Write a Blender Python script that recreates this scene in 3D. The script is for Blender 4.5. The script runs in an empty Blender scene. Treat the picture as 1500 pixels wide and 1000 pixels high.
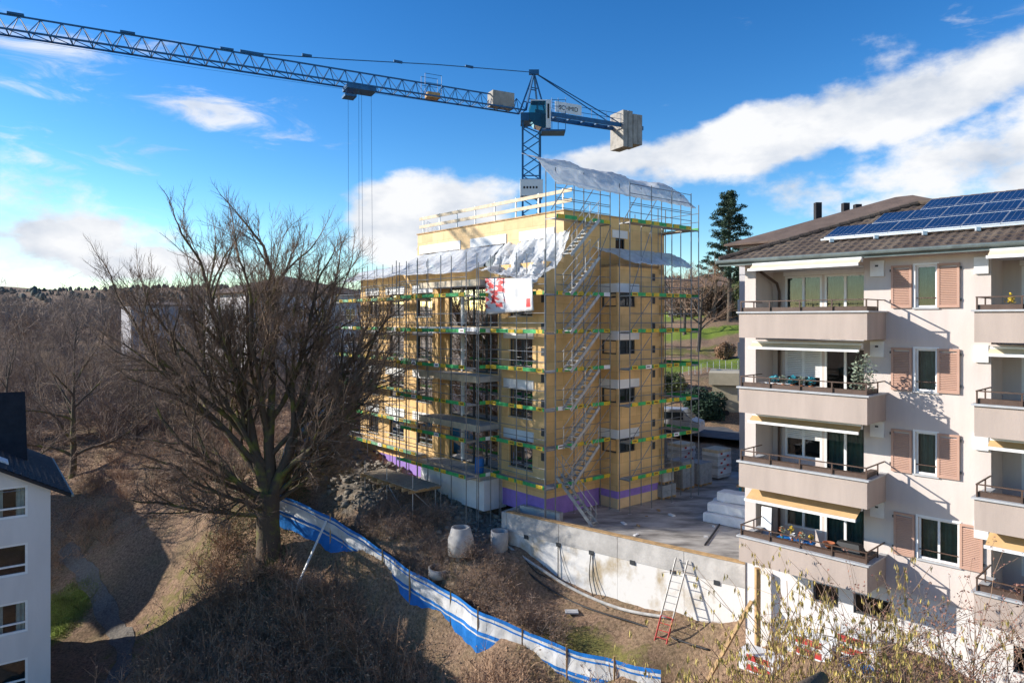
import bpy, math, random
import numpy as np
from mathutils import Vector
random.seed(7); np.random.seed(7)
R_ = math.radians
S = bpy.context.scene
COL = S.collection

# ------------------------------------------------------------------ camera, sky, sun, exposure
cam_d = bpy.data.cameras.new('camera'); cam = bpy.data.objects.new('camera', cam_d); COL.objects.link(cam)
cam.location = (0, 0, 10.3); cam.rotation_euler = (R_(90), 0, 0)
cam_d.sensor_width = 36; cam_d.lens = 36*1040/1500; cam_d.shift_y = -32/1500
cam_d.clip_start = 0.1; cam_d.clip_end = 6000
S.camera = cam
S.view_settings.view_transform = 'Standard'; S.view_settings.look = 'None'
S.view_settings.gamma = 1; S.view_settings.use_curve_mapping = False
S.view_settings.exposure = 0.60
SUN_AZ, SUN_EL = R_(-83.5), R_(23)
W = bpy.data.worlds.new('World'); S.world = W; W.use_nodes = True
def build_world():
    nt = W.node_tree; nt.nodes.clear(); N = nt.nodes.new; K = nt.links.new
    def m(op, a, b=None, c=None, clamp=False):
        n = N('ShaderNodeMath'); n.operation = op; n.use_clamp = clamp
        for i, v in enumerate((a, b, c)):
            if v is None: continue
            if hasattr(v, 'is_linked') or hasattr(v, 'links'): K(v, n.inputs[i])
            else: n.inputs[i].default_value = v
        return n.outputs[0]
    def vm(op, a, b):
        n = N('ShaderNodeVectorMath'); n.operation = op
        for i, v in enumerate((a, b)):
            if hasattr(v, 'links'): K(v, n.inputs[i])
            else: n.inputs[i].default_value = v
        return n.outputs['Value'] if op in ('DOT_PRODUCT', 'LENGTH') else n.outputs[0]
    sky = N('ShaderNodeTexSky'); sky.sky_type = 'NISHITA'; sky.sun_disc = False
    sky.sun_elevation = SUN_EL; sky.sun_rotation = SUN_AZ; sky.altitude = 500
    sky.air_density = 1.0; sky.dust_density = 0.2; sky.ozone_density = 2.0
    hs = N('ShaderNodeHueSaturation'); hs.inputs['Saturation'].default_value = 1.34; hs.inputs['Value'].default_value = .87
    K(sky.outputs[0], hs.inputs['Color'])
    def scl(c, f):
        n = N('ShaderNodeVectorMath'); n.operation = 'SCALE'; K(c, n.inputs[0]); n.inputs['Scale'].default_value = f; return n.outputs[0]
    gm = N('ShaderNodeGamma'); gm.inputs[1].default_value = 1.28; K(scl(hs.outputs[0], .25), gm.inputs[0]); skyc = scl(gm.outputs[0], 4.0)
    tc = N('ShaderNodeTexCoord'); d = tc.outputs['Generated']
    def noise(scale, detail, rough, off, sq, dist=0.0):
        mp = N('ShaderNodeMapping'); mp.inputs['Scale'].default_value = sq; mp.inputs['Location'].default_value = off
        K(d, mp.inputs['Vector'])
        n = N('ShaderNodeTexNoise'); n.inputs['Scale'].default_value = scale; n.inputs['Detail'].default_value = detail
        n.inputs['Roughness'].default_value = rough; n.inputs['Distortion'].default_value = dist
        K(mp.outputs[0], n.inputs['Vector']); return n.outputs[0]
    def direction(px, py):
        v = Vector(((px-750)/1040, 1, (468-py)/1040)); return v.normalized()
    # cloud banks: direction of the centre, half width and half height (radians), tilt, weight, 'puffy' or wispy
    puffy = [(1120, 200, .24, .042, -.17, 1.15), (1370, 140, .15, .05, -.22, 1.1), (640, 335, .13, .07, 0, 1.2), (900, 240, .09, .04, -.1, 1.0),
             (70, 340, .13, .05, .05, 1.0), (240, 385, .2, .03, 0, .85), (1560, 70, .12, .06, -.4, .8), (1310, 293, .09, .02, -.1, .62),
             (-300, 300, .4, .08, 0, 1.0), (1900, 150, .4, .12, 0, 1.0), (2600, 330, .5, .15, 0, 1.0)]
    wispy = [(315, 168, .13, .036, .10, 1.0), (60, 60, .16, .07, .1, .62), (90, 300, .14, .03, 0, .6), (-500, 60, .5, .2, .1, .6), (2300, -200, .5, .2, .1, .6)]
    def mask(lst):
        out = None
        for px, py, w, h, tilt, wt in lst:
            c = direction(px, py)
            t1 = Vector((c.y, -c.x, 0)).normalized(); t2 = t1.cross(c).normalized()
            if t2.z < 0: t2 = -t2
            a = t1*math.cos(tilt) - t2*math.sin(tilt); b = t1*math.sin(tilt) + t2*math.cos(tilt)
            df = vm('SUBTRACT', d, tuple(c))
            x = m('DIVIDE', vm('DOT_PRODUCT', df, tuple(a)), w); y = m('DIVIDE', vm('DOT_PRODUCT', df, tuple(b)), h)
            r2 = m('ADD', m('MULTIPLY', x, x), m('MULTIPLY', y, y))
            g = m('MULTIPLY', m('POWER', 2.718, m('MULTIPLY', r2, -0.9)), wt)
            fr = vm('DOT_PRODUCT', d, tuple(c)); g = m('MULTIPLY', g, m('GREATER_THAN', fr, 0.0))
            out = g if out is None else m('MAXIMUM', out, g)
        return out
    n1 = noise(5.5, 9, .58, (3.1, 1.7, .4), (1, 1, 1.7)); n2 = noise(9, 8, .62, (.3, 5.2, 2.2), (1, 1, 3.6), .6)
    n3 = noise(7.5, 7, .55, (7, 2, 4), (1, 1, 2.0))
    pu = m('ADD', mask(puffy), m('MULTIPLY', m('SUBTRACT', n1, .5), 1.9))
    pu = m('MULTIPLY', m('SUBTRACT', pu, .42), 3.2, clamp=True)
    wi = m('ADD', mask(wispy), m('MULTIPLY', m('SUBTRACT', n2, .5), 2.6))
    wi = m('MULTIPLY', m('MULTIPLY', m('SUBTRACT', wi, .45), 1.5, clamp=True), .75)
    dens = m('MAXIMUM', pu, wi)
    mr = N('ShaderNodeMapRange'); mr.interpolation_type = 'SMOOTHSTEP'; K(dens, mr.inputs[0])
    dens = mr.outputs[0]
    shade = N('ShaderNodeMapRange'); K(n3, shade.inputs[0]); shade.inputs[1].default_value = .32; shade.inputs[2].default_value = .56
    cc = N('ShaderNodeMixRGB'); K(shade.outputs[0], cc.inputs[0])
    cc.inputs[1].default_value = (2.6, 2.9, 3.4, 1); cc.inputs[2].default_value = (4.3, 4.35, 4.45, 1)
    mx = N('ShaderNodeMixRGB'); K(dens, mx.inputs[0]); K(skyc, mx.inputs[1]); K(cc.outputs[0], mx.inputs[2])
    bg = N('ShaderNodeBackground'); bg.inputs['Strength'].default_value = 0.15
    K(mx.outputs[0], bg.inputs['Color'])
    o = N('ShaderNodeOutputWorld'); K(bg.outputs[0], o.inputs['Surface'])
build_world()
sd = bpy.data.lights.new('sun', 'SUN'); sun = bpy.data.objects.new('sun', sd); COL.objects.link(sun)
sd.energy = 4.9; sd.angle = R_(0.5); sd.color = (1, .93, .83)
sdir = Vector((math.sin(SUN_AZ)*math.cos(SUN_EL), math.cos(SUN_AZ)*math.cos(SUN_EL), math.sin(SUN_EL)))
sun.rotation_euler = sdir.to_track_quat('Z', 'Y').to_euler(); sun.location = (-60, 10, 60)

# ------------------------------------------------------------------ materials
def mat(name, col, rough=.8, var=.25, scale=3., col2=None, bump=0., bscale=None, metal=0., spec=.4, thr=None, detail=6, stretch=(1, 1, 1)):
    """principled surface: col varied by noise (amount var), or mixed with col2 by a noise mask"""
    m = bpy.data.materials.new(name); m.use_nodes = True; nt = m.node_tree; b = nt.nodes['Principled BSDF']
    b.inputs['Roughness'].default_value = rough; b.inputs['Metallic'].default_value = metal; b.inputs['Specular IOR Level'].default_value = spec
    tc = nt.nodes.new('ShaderNodeTexCoord'); mp = nt.nodes.new('ShaderNodeMapping'); mp.inputs['Scale'].default_value = stretch
    nt.links.new(tc.outputs['Object'], mp.inputs['Vector'])
    no = nt.nodes.new('ShaderNodeTexNoise'); no.inputs['Scale'].default_value = scale; no.inputs['Detail'].default_value = detail
    no.inputs['Roughness'].default_value = .62
    nt.links.new(mp.outputs[0], no.inputs['Vector'])
    cr = nt.nodes.new('ShaderNodeValToRGB'); nt.links.new(no.outputs[0], cr.inputs[0])
    lo, hi = thr or (.33, .67); cr.color_ramp.elements[0].position = lo; cr.color_ramp.elements[1].position = hi
    if col2 is None:
        c1 = tuple(c*(1-var) for c in col); c2 = tuple(min(1, c*(1+var)) for c in col)
    else: c1, c2 = col, col2
    cr.color_ramp.elements[0].color = (*c1, 1); cr.color_ramp.elements[1].color = (*c2, 1)
    nt.links.new(cr.outputs[0], b.inputs['Base Color'])
    if bump:
        n2 = nt.nodes.new('ShaderNodeTexNoise'); n2.inputs['Scale'].default_value = bscale or scale*6; n2.inputs['Detail'].default_value = 4
        nt.links.new(mp.outputs[0], n2.inputs['Vector'])
        bp = nt.nodes.new('ShaderNodeBump'); bp.inputs['Strength'].default_value = bump; bp.inputs['Distance'].default_value = .05
        nt.links.new(n2.outputs[0], bp.inputs['Height']); nt.links.new(bp.outputs[0], b.inputs['Normal'])
    return m
def board_mat(name, ang, col):
    m = mat(name, col, .85, .10, 1.4, bump=.15, bscale=9); nt = m.node_tree; N = nt.nodes.new; K = nt.links.new; b = nt.nodes['Principled BSDF']
    src = b.inputs['Base Color'].links[0].from_socket; tc = N('ShaderNodeTexCoord'); sx = N('ShaderNodeSeparateXYZ'); mp = N('ShaderNodeMapping'); mp.inputs['Rotation'].default_value = (0, 0, -ang)
    K(tc.outputs['Object'], mp.inputs[0]); K(mp.outputs[0], sx.inputs[0]); cb = N('ShaderNodeCombineXYZ'); K(sx.outputs[0], cb.inputs[0]); K(sx.outputs[2], cb.inputs[1])
    br = N('ShaderNodeTexBrick'); K(cb.outputs[0], br.inputs['Vector']); br.inputs['Scale'].default_value = 1; br.inputs['Brick Width'].default_value = 1.25; br.inputs['Row Height'].default_value = .62; br.inputs['Mortar Size'].default_value = .008
    br.inputs['Color1'].default_value = (1, 1, 1, 1); br.inputs['Color2'].default_value = (.86, .84, .80, 1); br.inputs['Mortar'].default_value = (.66, .60, .5, 1)
    mx = N('ShaderNodeMixRGB'); mx.blend_type = 'MULTIPLY'; mx.inputs[0].default_value = 1; K(src, mx.inputs[1]); K(br.outputs[0], mx.inputs[2]); K(mx.outputs[0], b.inputs['Base Color']); return m
def glass_mat(name, tint=(.75, .85, .85)):
    m = bpy.data.materials.new(name); m.use_nodes = True; nt = m.node_tree; nt.nodes.clear()
    o = nt.nodes.new('ShaderNodeOutputMaterial'); mx = nt.nodes.new('ShaderNodeMixShader'); t = nt.nodes.new('ShaderNodeBsdfTransparent')
    g = nt.nodes.new('ShaderNodeBsdfGlossy'); g.inputs['Roughness'].default_value = .02; t.inputs[0].default_value = (*tint, 1)
    f = nt.nodes.new('ShaderNodeFresnel'); f.inputs[0].default_value = 1.8
    nt.links.new(f.outputs[0], mx.inputs[0]); nt.links.new(t.outputs[0], mx.inputs[1]); nt.links.new(g.outputs[0], mx.inputs[2])
    nt.links.new(mx.outputs[0], o.inputs[0]); return m
def film_mat(name):
    m = bpy.data.materials.new(name); m.use_nodes = True; nt = m.node_tree; nt.nodes.clear()
    N = nt.nodes.new; K = nt.links.new
    o = N('ShaderNodeOutputMaterial'); tc = N('ShaderNodeTexCoord')
    no = N('ShaderNodeTexNoise'); no.inputs['Scale'].default_value = 2.6; no.inputs['Detail'].default_value = 9; K(tc.outputs['Object'], no.inputs['Vector'])
    d = N('ShaderNodeBsdfPrincipled'); d.inputs['Base Color'].default_value = (.86, .88, .90, 1); d.inputs['Roughness'].default_value = .42
    tl = N('ShaderNodeBsdfTranslucent'); tl.inputs[0].default_value = (.75, .77, .79, 1)
    tr = N('ShaderNodeBsdfTransparent'); tr.inputs[0].default_value = (.93, .95, .96, 1)
    bp = N('ShaderNodeBump'); bp.inputs['Strength'].default_value = .4; bp.inputs['Distance'].default_value = .12; K(no.outputs[0], bp.inputs['Height']); K(bp.outputs[0], d.inputs['Normal'])
    a = N('ShaderNodeMixShader'); a.inputs[0].default_value = .42; K(d.outputs[0], a.inputs[1]); K(tl.outputs[0], a.inputs[2])
    mr = N('ShaderNodeMapRange'); mr.inputs[1].default_value = .3; mr.inputs[2].default_value = .7; mr.inputs[3].default_value = .08; mr.inputs[4].default_value = .42
    K(no.outputs[0], mr.inputs[0])
    b = N('ShaderNodeMixShader'); K(mr.outputs[0], b.inputs[0]); K(a.outputs[0], b.inputs[1]); K(tr.outputs[0], b.inputs[2]); K(b.outputs[0], o.inputs[0])
    return m
M = {}
def defm(k, *a, **kw): M[k] = mat(k, *a, **kw)
defm('insulation', (.63, .43, .21), .85, .10, 1.2, bump=.2, bscale=9)
defm('insulation_pale', (.72, .53, .31), .85, .10, 1.2)
defm('white_board', (.74, .74, .73), .7, .06, 2)
defm('purple', (.30, .19, .55), .8, .12, 2)
defm('steel', (.21, .22, .23), .45, .2, 5, metal=.5)
defm('galv', (.45, .46, .47), .4, .2, 6, metal=.5)
defm('green_board', (.04, .34, .10), .6, .35, 4)
defm('green_faded', (.16, .36, .20), .7, .35, 4)
defm('yellow_plate', (.58, .40, .03), .6, .3, 9)
defm('dark_print', (.10, .04, .02), .7, .1, 5)
defm('plank', (.38, .31, .23), .85, .35, 3, bump=.3, stretch=(1, 6, 1))
defm('deck_grey', (.40, .39, .37), .8, .25, 3)
defm('timber', (.42, .27, .13), .8, .3, 3, bump=.3)
defm('timber_pale', (.60, .50, .36), .8, .2, 3)
defm('dark_frame', (.045, .05, .055), .45, .2, 4)
defm('white_frame', (.78, .78, .77), .45, .05, 4)
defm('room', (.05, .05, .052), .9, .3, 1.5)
defm('curtain_green', (.16, .24, .20), .9, .2, 3)
defm('curtain_pale', (.42, .44, .42), .9, .2, 3)
defm('concrete', (.45, .43, .405), .9, .22, 1.1, bump=.25, bscale=12)
defm('slab_wet', (.15, .14, .13), .7, .3, .45, col2=(.46, .44, .41), bump=.2, bscale=7, thr=(.36, .62), detail=10, stretch=(1, 2.2, 1))
defm('render_white', (.60, .53, .49), .9, .085, 1.3, bump=.15, bscale=60, stretch=(1, 1, .18), detail=9)
defm('render_grey', (.66, .635, .62), .9, .07, .7, bump=.1, bscale=50, stretch=(1, 1, .25))
defm('balcony', (.43, .355, .31), .9, .09, 1.8, bump=.15, bscale=60, stretch=(1, 1, .15), detail=9)
defm('coping', (.44, .45, .46), .7, .12, 3)
defm('shutter', (.47, .29, .22), .7, .06, 2)
defm('rail_brown', (.09, .055, .04), .5, .2, 4)
defm('awning', (.60, .39, .19), .85, .10, 3)
defm('awning_pale', (.72, .60, .42), .85, .08, 3)
defm('tile', (.065, .045, .036), .85, .3, .9, col2=(.14, .108, .082), bump=.3, bscale=14)
defm('tile_dark', (.022, .021, .024), .8, .3, 2, bump=.3, bscale=10)
defm('gutter', (.14, .17, .165), .5, .2, 3, metal=.3)
defm('solar', (.010, .026, .075), .12, .3, 2, spec=.7)
defm('alu', (.62, .63, .65), .35, .1, 3, metal=.6)
defm('stair_grey', (.36, .36, .355), .5, .25, 4, metal=.3)
defm('crane_blue', (.012, .10, .24), .5, .25, 2)
defm('concrete_weight', (.33, .31, .28), .9, .25, 1.4, bump=.3)
defm('cab_white', (.72, .74, .74), .4, .06, 2)
defm('black', (.02, .02, .02), .6, .3, 4)
defm('soil', (.105, .078, .055), .95, .4, .5, col2=(.20, .16, .12), bump=.8, bscale=5)
defm('bark', (.075, .058, .045), .95, .3, 2.5, col2=(.15, .12, .09), bump=.7, bscale=12)
defm('bark_moss', (.10, .075, .055), .95, .3, 1.1, col2=(.17, .17, .04), bump=.7, bscale=10, thr=(.5, .66))
defm('twig', (.235, .175, .14), .9, .3, .7)
defm('twig_tan', (.32, .205, .135), .9, .35, .6)
defm('twig_grey', (.23, .165, .12), .9, .3, .5)
defm('leaf_dead', (.35, .215, .13), .9, .45, .9)
defm('catkin', (.44, .35, .11), .85, .3, 3)
defm('bud_red', (.30, .15, .11), .85, .3, 3)
defm('ivy', (.10, .13, .045), .7, .4, .8)
defm('needle', (.022, .050, .026), .75, .45, .8)
defm('juniper', (.030, .065, .038), .75, .45, 1.2)
defm('stone', (.22, .195, .165), .95, .35, 3, bump=.4)
defm('straw', (.30, .23, .12), .9, .4, .8)
defm('grassblade', (.17, .20, .05), .8, .35, .6)
defm('tarp_white', (.44, .43, .41), .6, .3, 1.1, col2=(.70, .70, .70), bump=.4, bscale=4)
defm('tarp_blue', (.012, .16, .50), .5, .2, 1.5, bump=.5, bscale=4)
defm('asphalt', (.10, .104, .112), .9, .2, 1.5)
defm('red', (.45, .045, .04), .6, .15, 4)
defm('brick_grey', (.30, .31, .32), .9, .15, 4, bump=.3)
defm('wrap', (.66, .68, .70), .35, .12, 2.2, bump=.6, bscale=5)
defm('orange_wall', (.62, .20, .07), .8, .1, 2)
defm('beige_wall', (.48, .42, .30), .9, .12, 1)
defm('rubber', (.02, .02, .022), .5, .2, 4)
defm('terracotta', (.42, .14, .06), .8, .2, 4)
defm('teal', (.02, .27, .33), .5, .2, 4)
defm('far_wall', (.30, .29, .31), .9, .1, .6)
defm('house_far', (.52, .50, .51), .9, .08, .6)
defm('roof_far', (.13, .092, .072), .9, .25, .8, bump=.3, bscale=6)
defm('hedge', (.11, .075, .05), .95, .4, 1, bump=.6, bscale=6)
defm('hill_far', (.055, .06, .055), .95, .35, .02)
defm('forest_far', (.06, .075, .072), .95, .4, .03)
defm('forest_brown', (.085, .066, .056), .95, .4, .05)
M['insulation'] = board_mat('insulation', math.atan2(.763, -.646), (.77, .51, .235)); M['insulation_end'] = board_mat('insulation_end', math.atan2(.646, .763), (.77, .51, .235)); M['insulation_pale'] = board_mat('insulation_pale', math.atan2(.763, -.646), (.76, .55, .31))
M['glass'] = glass_mat('glass'); M['film'] = film_mat('film'); M['glass_green'] = glass_mat('glass_green', (.35, .62, .58))
M['wall_stain'] = mat('wall_stain', (.42, .34, .23), .9, .1, .75, col2=(.70, .68, .65), thr=(.36, .52), bump=.15, bscale=8, stretch=(1, 1, .7), detail=8)

# ------------------------------------------------------------------ mesh builder
class MB:
    def __init__(s): s.v = []; s.f = []
    def add(s, vs, fs):
        k = len(s.v); s.v += [tuple(v) for v in vs]; s.f += [tuple(i+k for i in f) for f in fs]; return s
    def quad(s, a, b, c, d): return s.add((a, b, c, d), ((0, 1, 2, 3),))
    def hexa(s, p): return s.add(p, ((0, 3, 2, 1), (4, 5, 6, 7), (0, 1, 5, 4), (1, 2, 6, 5), (2, 3, 7, 6), (3, 0, 4, 7)))
    def box(s, x0, x1, y0, y1, z0, z1): return s.hexa([(x0, y0, z0), (x1, y0, z0), (x1, y1, z0), (x0, y1, z0), (x0, y0, z1), (x1, y0, z1), (x1, y1, z1), (x0, y1, z1)])
    def fb(s, fr, u0, u1, v0, v1, z0, z1): return s.hexa([fr(u0, v0, z0), fr(u1, v0, z0), fr(u1, v1, z0), fr(u0, v1, z0), fr(u0, v0, z1), fr(u1, v0, z1), fr(u1, v1, z1), fr(u0, v1, z1)])
    def bar(s, a, b, w, h=None, up=(0, 0, 1)):
        a = Vector(a); b = Vector(b); h = h or w; t = (b-a).normalized(); x = t.cross(Vector(up))
        if x.length < 1e-4: x = t.cross(Vector((1, 0, 0)))
        x.normalize(); y = x.cross(t); x = x*w/2; y = y*h/2
        return s.hexa([a-x-y, a+x-y, a+x+y, a-x+y, b-x-y, b+x-y, b+x+y, b-x+y])
    def tube(s, pts, r, n=6, cap=True):
        pts = [Vector(p) for p in pts]; k = len(pts); rr = r if isinstance(r, (list, tuple)) else [r]*k
        base = len(s.v); ref = None
        for i, p in enumerate(pts):
            t = (pts[min(i+1, k-1)]-pts[max(i-1, 0)]).normalized()
            if ref is None: ref = t.orthogonal().normalized()
            x = (ref-t*ref.dot(t)); x = x.normalized() if x.length > 1e-5 else t.orthogonal().normalized(); ref = x; y = t.cross(x)
            for j in range(n):
                a = 2*math.pi*j/n; s.v.append(tuple(p+(x*math.cos(a)+y*math.sin(a))*rr[i]))
        for i in range(k-1):
            for j in range(n):
                a = base+i*n+j; b = base+i*n+(j+1) % n; s.f.append((a, b, b+n, a+n))
        if cap:
            s.f.append(tuple(base+j for j in range(n))[::-1]); s.f.append(tuple(base+(k-1)*n+j for j in range(n)))
        return s
    def lathe(s, c, prof, n=16):
        base = len(s.v)
        for r, z in prof:
            for j in range(n): a = 2*math.pi*j/n; s.v.append((c[0]+r*math.cos(a), c[1]+r*math.sin(a), c[2]+z))
        for i in range(len(prof)-1):
            for j in range(n):
                a = base+i*n+j; b = base+i*n+(j+1) % n; s.f.append((a, b, b+n, a+n))
        return s
    def build(s, name, m, parent=None, smooth=False):
        me = bpy.data.meshes.new(name); off = Vector((0, 0, 0))
        p = parent
        while p is not None: off += p.location; p = p.parent
        me.from_pydata([tuple(Vector(v)-off) for v in s.v] if off.length else s.v, [], s.f); me.update()
        if smooth: me.polygons.foreach_set('use_smooth', [True]*len(me.polygons))
        me.materials.append(M[m] if isinstance(m, str) else m)
        o = bpy.data.objects.new(name, me); COL.objects.link(o)
        if parent: o.parent = parent
        return o
def tag(o, label=None, cat=None, group=None, kind=None):
    if label: o['label'] = label
    if cat: o['category'] = cat
    if group: o['group'] = group
    if kind: o['kind'] = kind
    return o
def empty(name, loc, label, cat, group=None):
    o = bpy.data.objects.new(name, None); COL.objects.link(o); o.location = loc; o.empty_display_size = .3
    return tag(o, label, cat, group)
def struct(o): o['kind'] = 'structure'; return o
def dup(root, loc, label=None, rotz=0, scale=1):
    r = root.copy(); COL.objects.link(r); r.location = loc; r.rotation_euler = (0, 0, rotz); r.scale = (scale,)*3
    if label: r['label'] = label
    for ch in root.children:
        c = ch.copy(); COL.objects.link(c); c.parent = r
        for g in ch.children: e = g.copy(); COL.objects.link(e); e.parent = c
    return r
def mesh_np(name, V, Fc, m, parent=None, off=(0, 0, 0)):
    me = bpy.data.meshes.new(name); V = np.asarray(V, dtype=np.float32)-np.asarray(off, dtype=np.float32); Fc = np.asarray(Fc, dtype=np.int32)
    k = Fc.shape[1]
    me.vertices.add(len(V)); me.vertices.foreach_set('co', V.ravel())
    me.loops.add(Fc.size); me.loops.foreach_set('vertex_index', Fc.ravel())
    me.polygons.add(len(Fc)); me.polygons.foreach_set('loop_start', np.arange(0, Fc.size, k, dtype=np.int32))
    me.polygons.foreach_set('loop_total', np.full(len(Fc), k, dtype=np.int32))
    me.update(calc_edges=True); me.validate()
    me.materials.append(M[m] if isinstance(m, str) else m)
    o = bpy.data.objects.new(name, me); COL.objects.link(o)
    if parent: o.parent = parent
    return o
class Frame:
    def __init__(s, o, u, n):
        s.o = Vector((o[0], o[1], 0)); s.u = Vector((u[0], u[1], 0)).normalized(); s.n = Vector((n[0], n[1], 0)).normalized()
    def __call__(s, u, v, z): p = s.o+s.u*u+s.n*v; return Vector((p.x, p.y, z))
FL = Frame((1.78, 37), (-.646, .763), (-.763, -.646))     # long sunlit front of the new building
FR = Frame((1.78, 37), (.763, .646), (.646, -.763))       # its shaded end
FH = Frame((8.977, 27.36), (.69, -.724), (-.724, -.69))   # apartment house on the right
FG = Frame((-22.1, 34), (-.80, -.605), (.605, -.80))      # gable of the house on the left
def wall_sheet(mb, fr, u0, u1, z0, z1, holes, v=0, depth=.25):
    """front sheet with rectangular openings (u0,u1,z0,z1) and their reveals"""
    us = sorted({u0, u1, *[h[0] for h in holes], *[h[1] for h in holes]}); zs = sorted({z0, z1, *[h[2] for h in holes], *[h[3] for h in holes]})
    us = [u for u in us if u0 <= u <= u1]; zs = [z for z in zs if z0 <= z <= z1]
    for a, b in zip(us[:-1], us[1:]):
        for c, d in zip(zs[:-1], zs[1:]):
            cu, cz = (a+b)/2, (c+d)/2
            if any(h[0] < cu < h[1] and h[2] < cz < h[3] for h in holes): continue
            mb.quad(fr(a, v, c), fr(b, v, c), fr(b, v, d), fr(a, v, d))
    for a, b, c, d in holes:
        w = v-depth
        mb.quad(fr(a, v, c), fr(b, v, c), fr(b, w, c), fr(a, w, c)); mb.quad(fr(a, v, d), fr(a, w, d), fr(b, w, d), fr(b, v, d))
        mb.quad(fr(a, v, c), fr(a, w, c), fr(a, w, d), fr(a, v, d)); mb.quad(fr(b, v, c), fr(b, v, d), fr(b, w, d), fr(b, w, c))
    return mb
def frame_mb(fr, a, b, c, d, v0, v1, w, splits=(), hs=()):
    m = MB(); m.fb(fr, a, a+w, v0, v1, c, d); m.fb(fr, b-w, b, v0, v1, c, d); m.fb(fr, a+w, b-w, v0, v1, c, c+w); m.fb(fr, a+w, b-w, v0, v1, d-w, d)
    for x in splits: m.fb(fr, x-w*.6, x+w*.6, v0+.004, v1-.004, c+w, d-w)
    for z in hs: m.fb(fr, a+w, b-w, v0+.008, v1-.008, z-w*.4, z+w*.4)
    return m
def curtain(fr, a, b, c, d, v, amp=.04, per=.16):
    m = MB(); n = max(4, int((b-a)/per*4))
    for i in range(n+1):
        u = a+(b-a)*i/n; w = v+amp*math.sin(i*math.pi/2+.4)+random.uniform(-.012, .012); m.v += [tuple(fr(u, w, c)), tuple(fr(u, w, d))]
    m.f += [(2*i, 2*i+2, 2*i+3, 2*i+1) for i in range(n)]; return m
def window(fr, rect, parent, v=0, depth=.25, fm='dark_frame', splits=(), hs=(), curt=None, room=True, w=.07, name='window', cpart=None):
    a, b, c, d = rect
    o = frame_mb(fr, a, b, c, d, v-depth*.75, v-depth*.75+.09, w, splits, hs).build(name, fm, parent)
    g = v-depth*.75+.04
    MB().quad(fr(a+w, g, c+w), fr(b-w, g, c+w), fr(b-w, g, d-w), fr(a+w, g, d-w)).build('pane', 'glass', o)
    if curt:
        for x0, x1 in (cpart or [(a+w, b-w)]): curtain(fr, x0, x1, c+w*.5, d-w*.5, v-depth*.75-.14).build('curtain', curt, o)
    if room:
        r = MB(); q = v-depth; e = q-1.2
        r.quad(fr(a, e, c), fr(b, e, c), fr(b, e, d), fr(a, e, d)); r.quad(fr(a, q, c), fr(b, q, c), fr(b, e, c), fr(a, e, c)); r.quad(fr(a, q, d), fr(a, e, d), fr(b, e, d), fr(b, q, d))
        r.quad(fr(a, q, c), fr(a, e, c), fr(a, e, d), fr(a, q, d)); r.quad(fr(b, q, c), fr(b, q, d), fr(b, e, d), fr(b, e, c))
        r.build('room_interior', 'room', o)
    return o
# ------------------------------------------------------------------ terrain
CP = []
def cp(px, py, D): CP.append(((px-750)/1040*D, D, 10.3+(468-py)/1040*D))
for a in [(110, 900, 44), (90, 860, 47), (185, 945, 41), (250, 850, 44.5), (200, 760, 49.5), (250, 650, 59), (100, 650, 64), (20, 640, 66), (100, 600, 74), (300, 950, 38), (500, 950, 36), (650, 995, 33.6),
          (402, 770, 43), (484, 810, 41), (600, 893, 36.5), (700, 957, 33), (830, 1022, 30.5), (968, 1060, 28), (390, 815, 41.5), (330, 740, 46), (300, 690, 53), (470, 640, 55), (430, 655, 52), (500, 590, 62),
          (450, 690, 46.5), (520, 697, 45), (500, 770, 41.6), (560, 755, 40.5), (600, 780, 38.5), (675, 790, 36), (720, 800, 35.6), (620, 840, 37), (700, 880, 34.2), (560, 690, 46), (520, 650, 52), (600, 705, 45), (545, 672, 49), (640, 735, 40.6)]: cp(*a)
CP += [(-1.5, 36.5, -2.4), (1.6, 34.4, -3.1), (4.6, 32, -3.5), (7.2, 29.9, -3.4), (2.5, 31, -3.5), (5, 28.7, -3.8), (0, 32, -4.0), (9, 26.5, -2.6), (11, 22.5, -1.0), (13, 20, -1.3), (16, 16.5, -1.6), (8.5, 20, -3.0), (9, 14, -3.8), (4, 22, -6),
       (0, 15, -7), (-10, 20, -7.3), (-20, 25, -8), (-30, 35, -8.4), (-15, 33, -7.6), (-40, 50, -6), (0, -20, -7), (40, -20, -5), (-60, -20, -9), (30, 10, -2), (-60, 60, -3),
       (3, 37.5, -.6), (8, 33.5, -.6), (11, 30.5, -.6), (12, 37, -.6), (14, 42, -.5), (8, 41, -.6), (0, 45, -.4), (-4, 50, -.2), (3, 50, -.3), (-11, 55, .8), (-7, 60, 1.2), (5, 60, .4), (16, 48, -.2), (18, 36, -.8), (25, 30, -1), (20, 25, -1.3),
       (12, 54, .6), (20, 56, .7), (30, 52, .6), (0, 72, 1.5), (14, 66, 1.6), (20, 74, 5.0), (24, 82, 6.2), (28, 90, 8.6), (10, 84, 5.6), (40, 80, 7), (45, 62, 2), (30, 110, 11), (60, 130, 14), (0, 110, 6), (-30, 85, 2.2), (-60, 110, 3.5), (-25, 120, 4), (-120, 160, 7), (120, 200, 20), (0, 220, 12), (-150, 0, -4), (150, 0, 3), (-200, 300, 14), (200, 350, 24), (0, 400, 16), (0, -150, -8), (-300, 100, 2), (300, 100, 12)]
CPa = np.array(CP)
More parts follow.
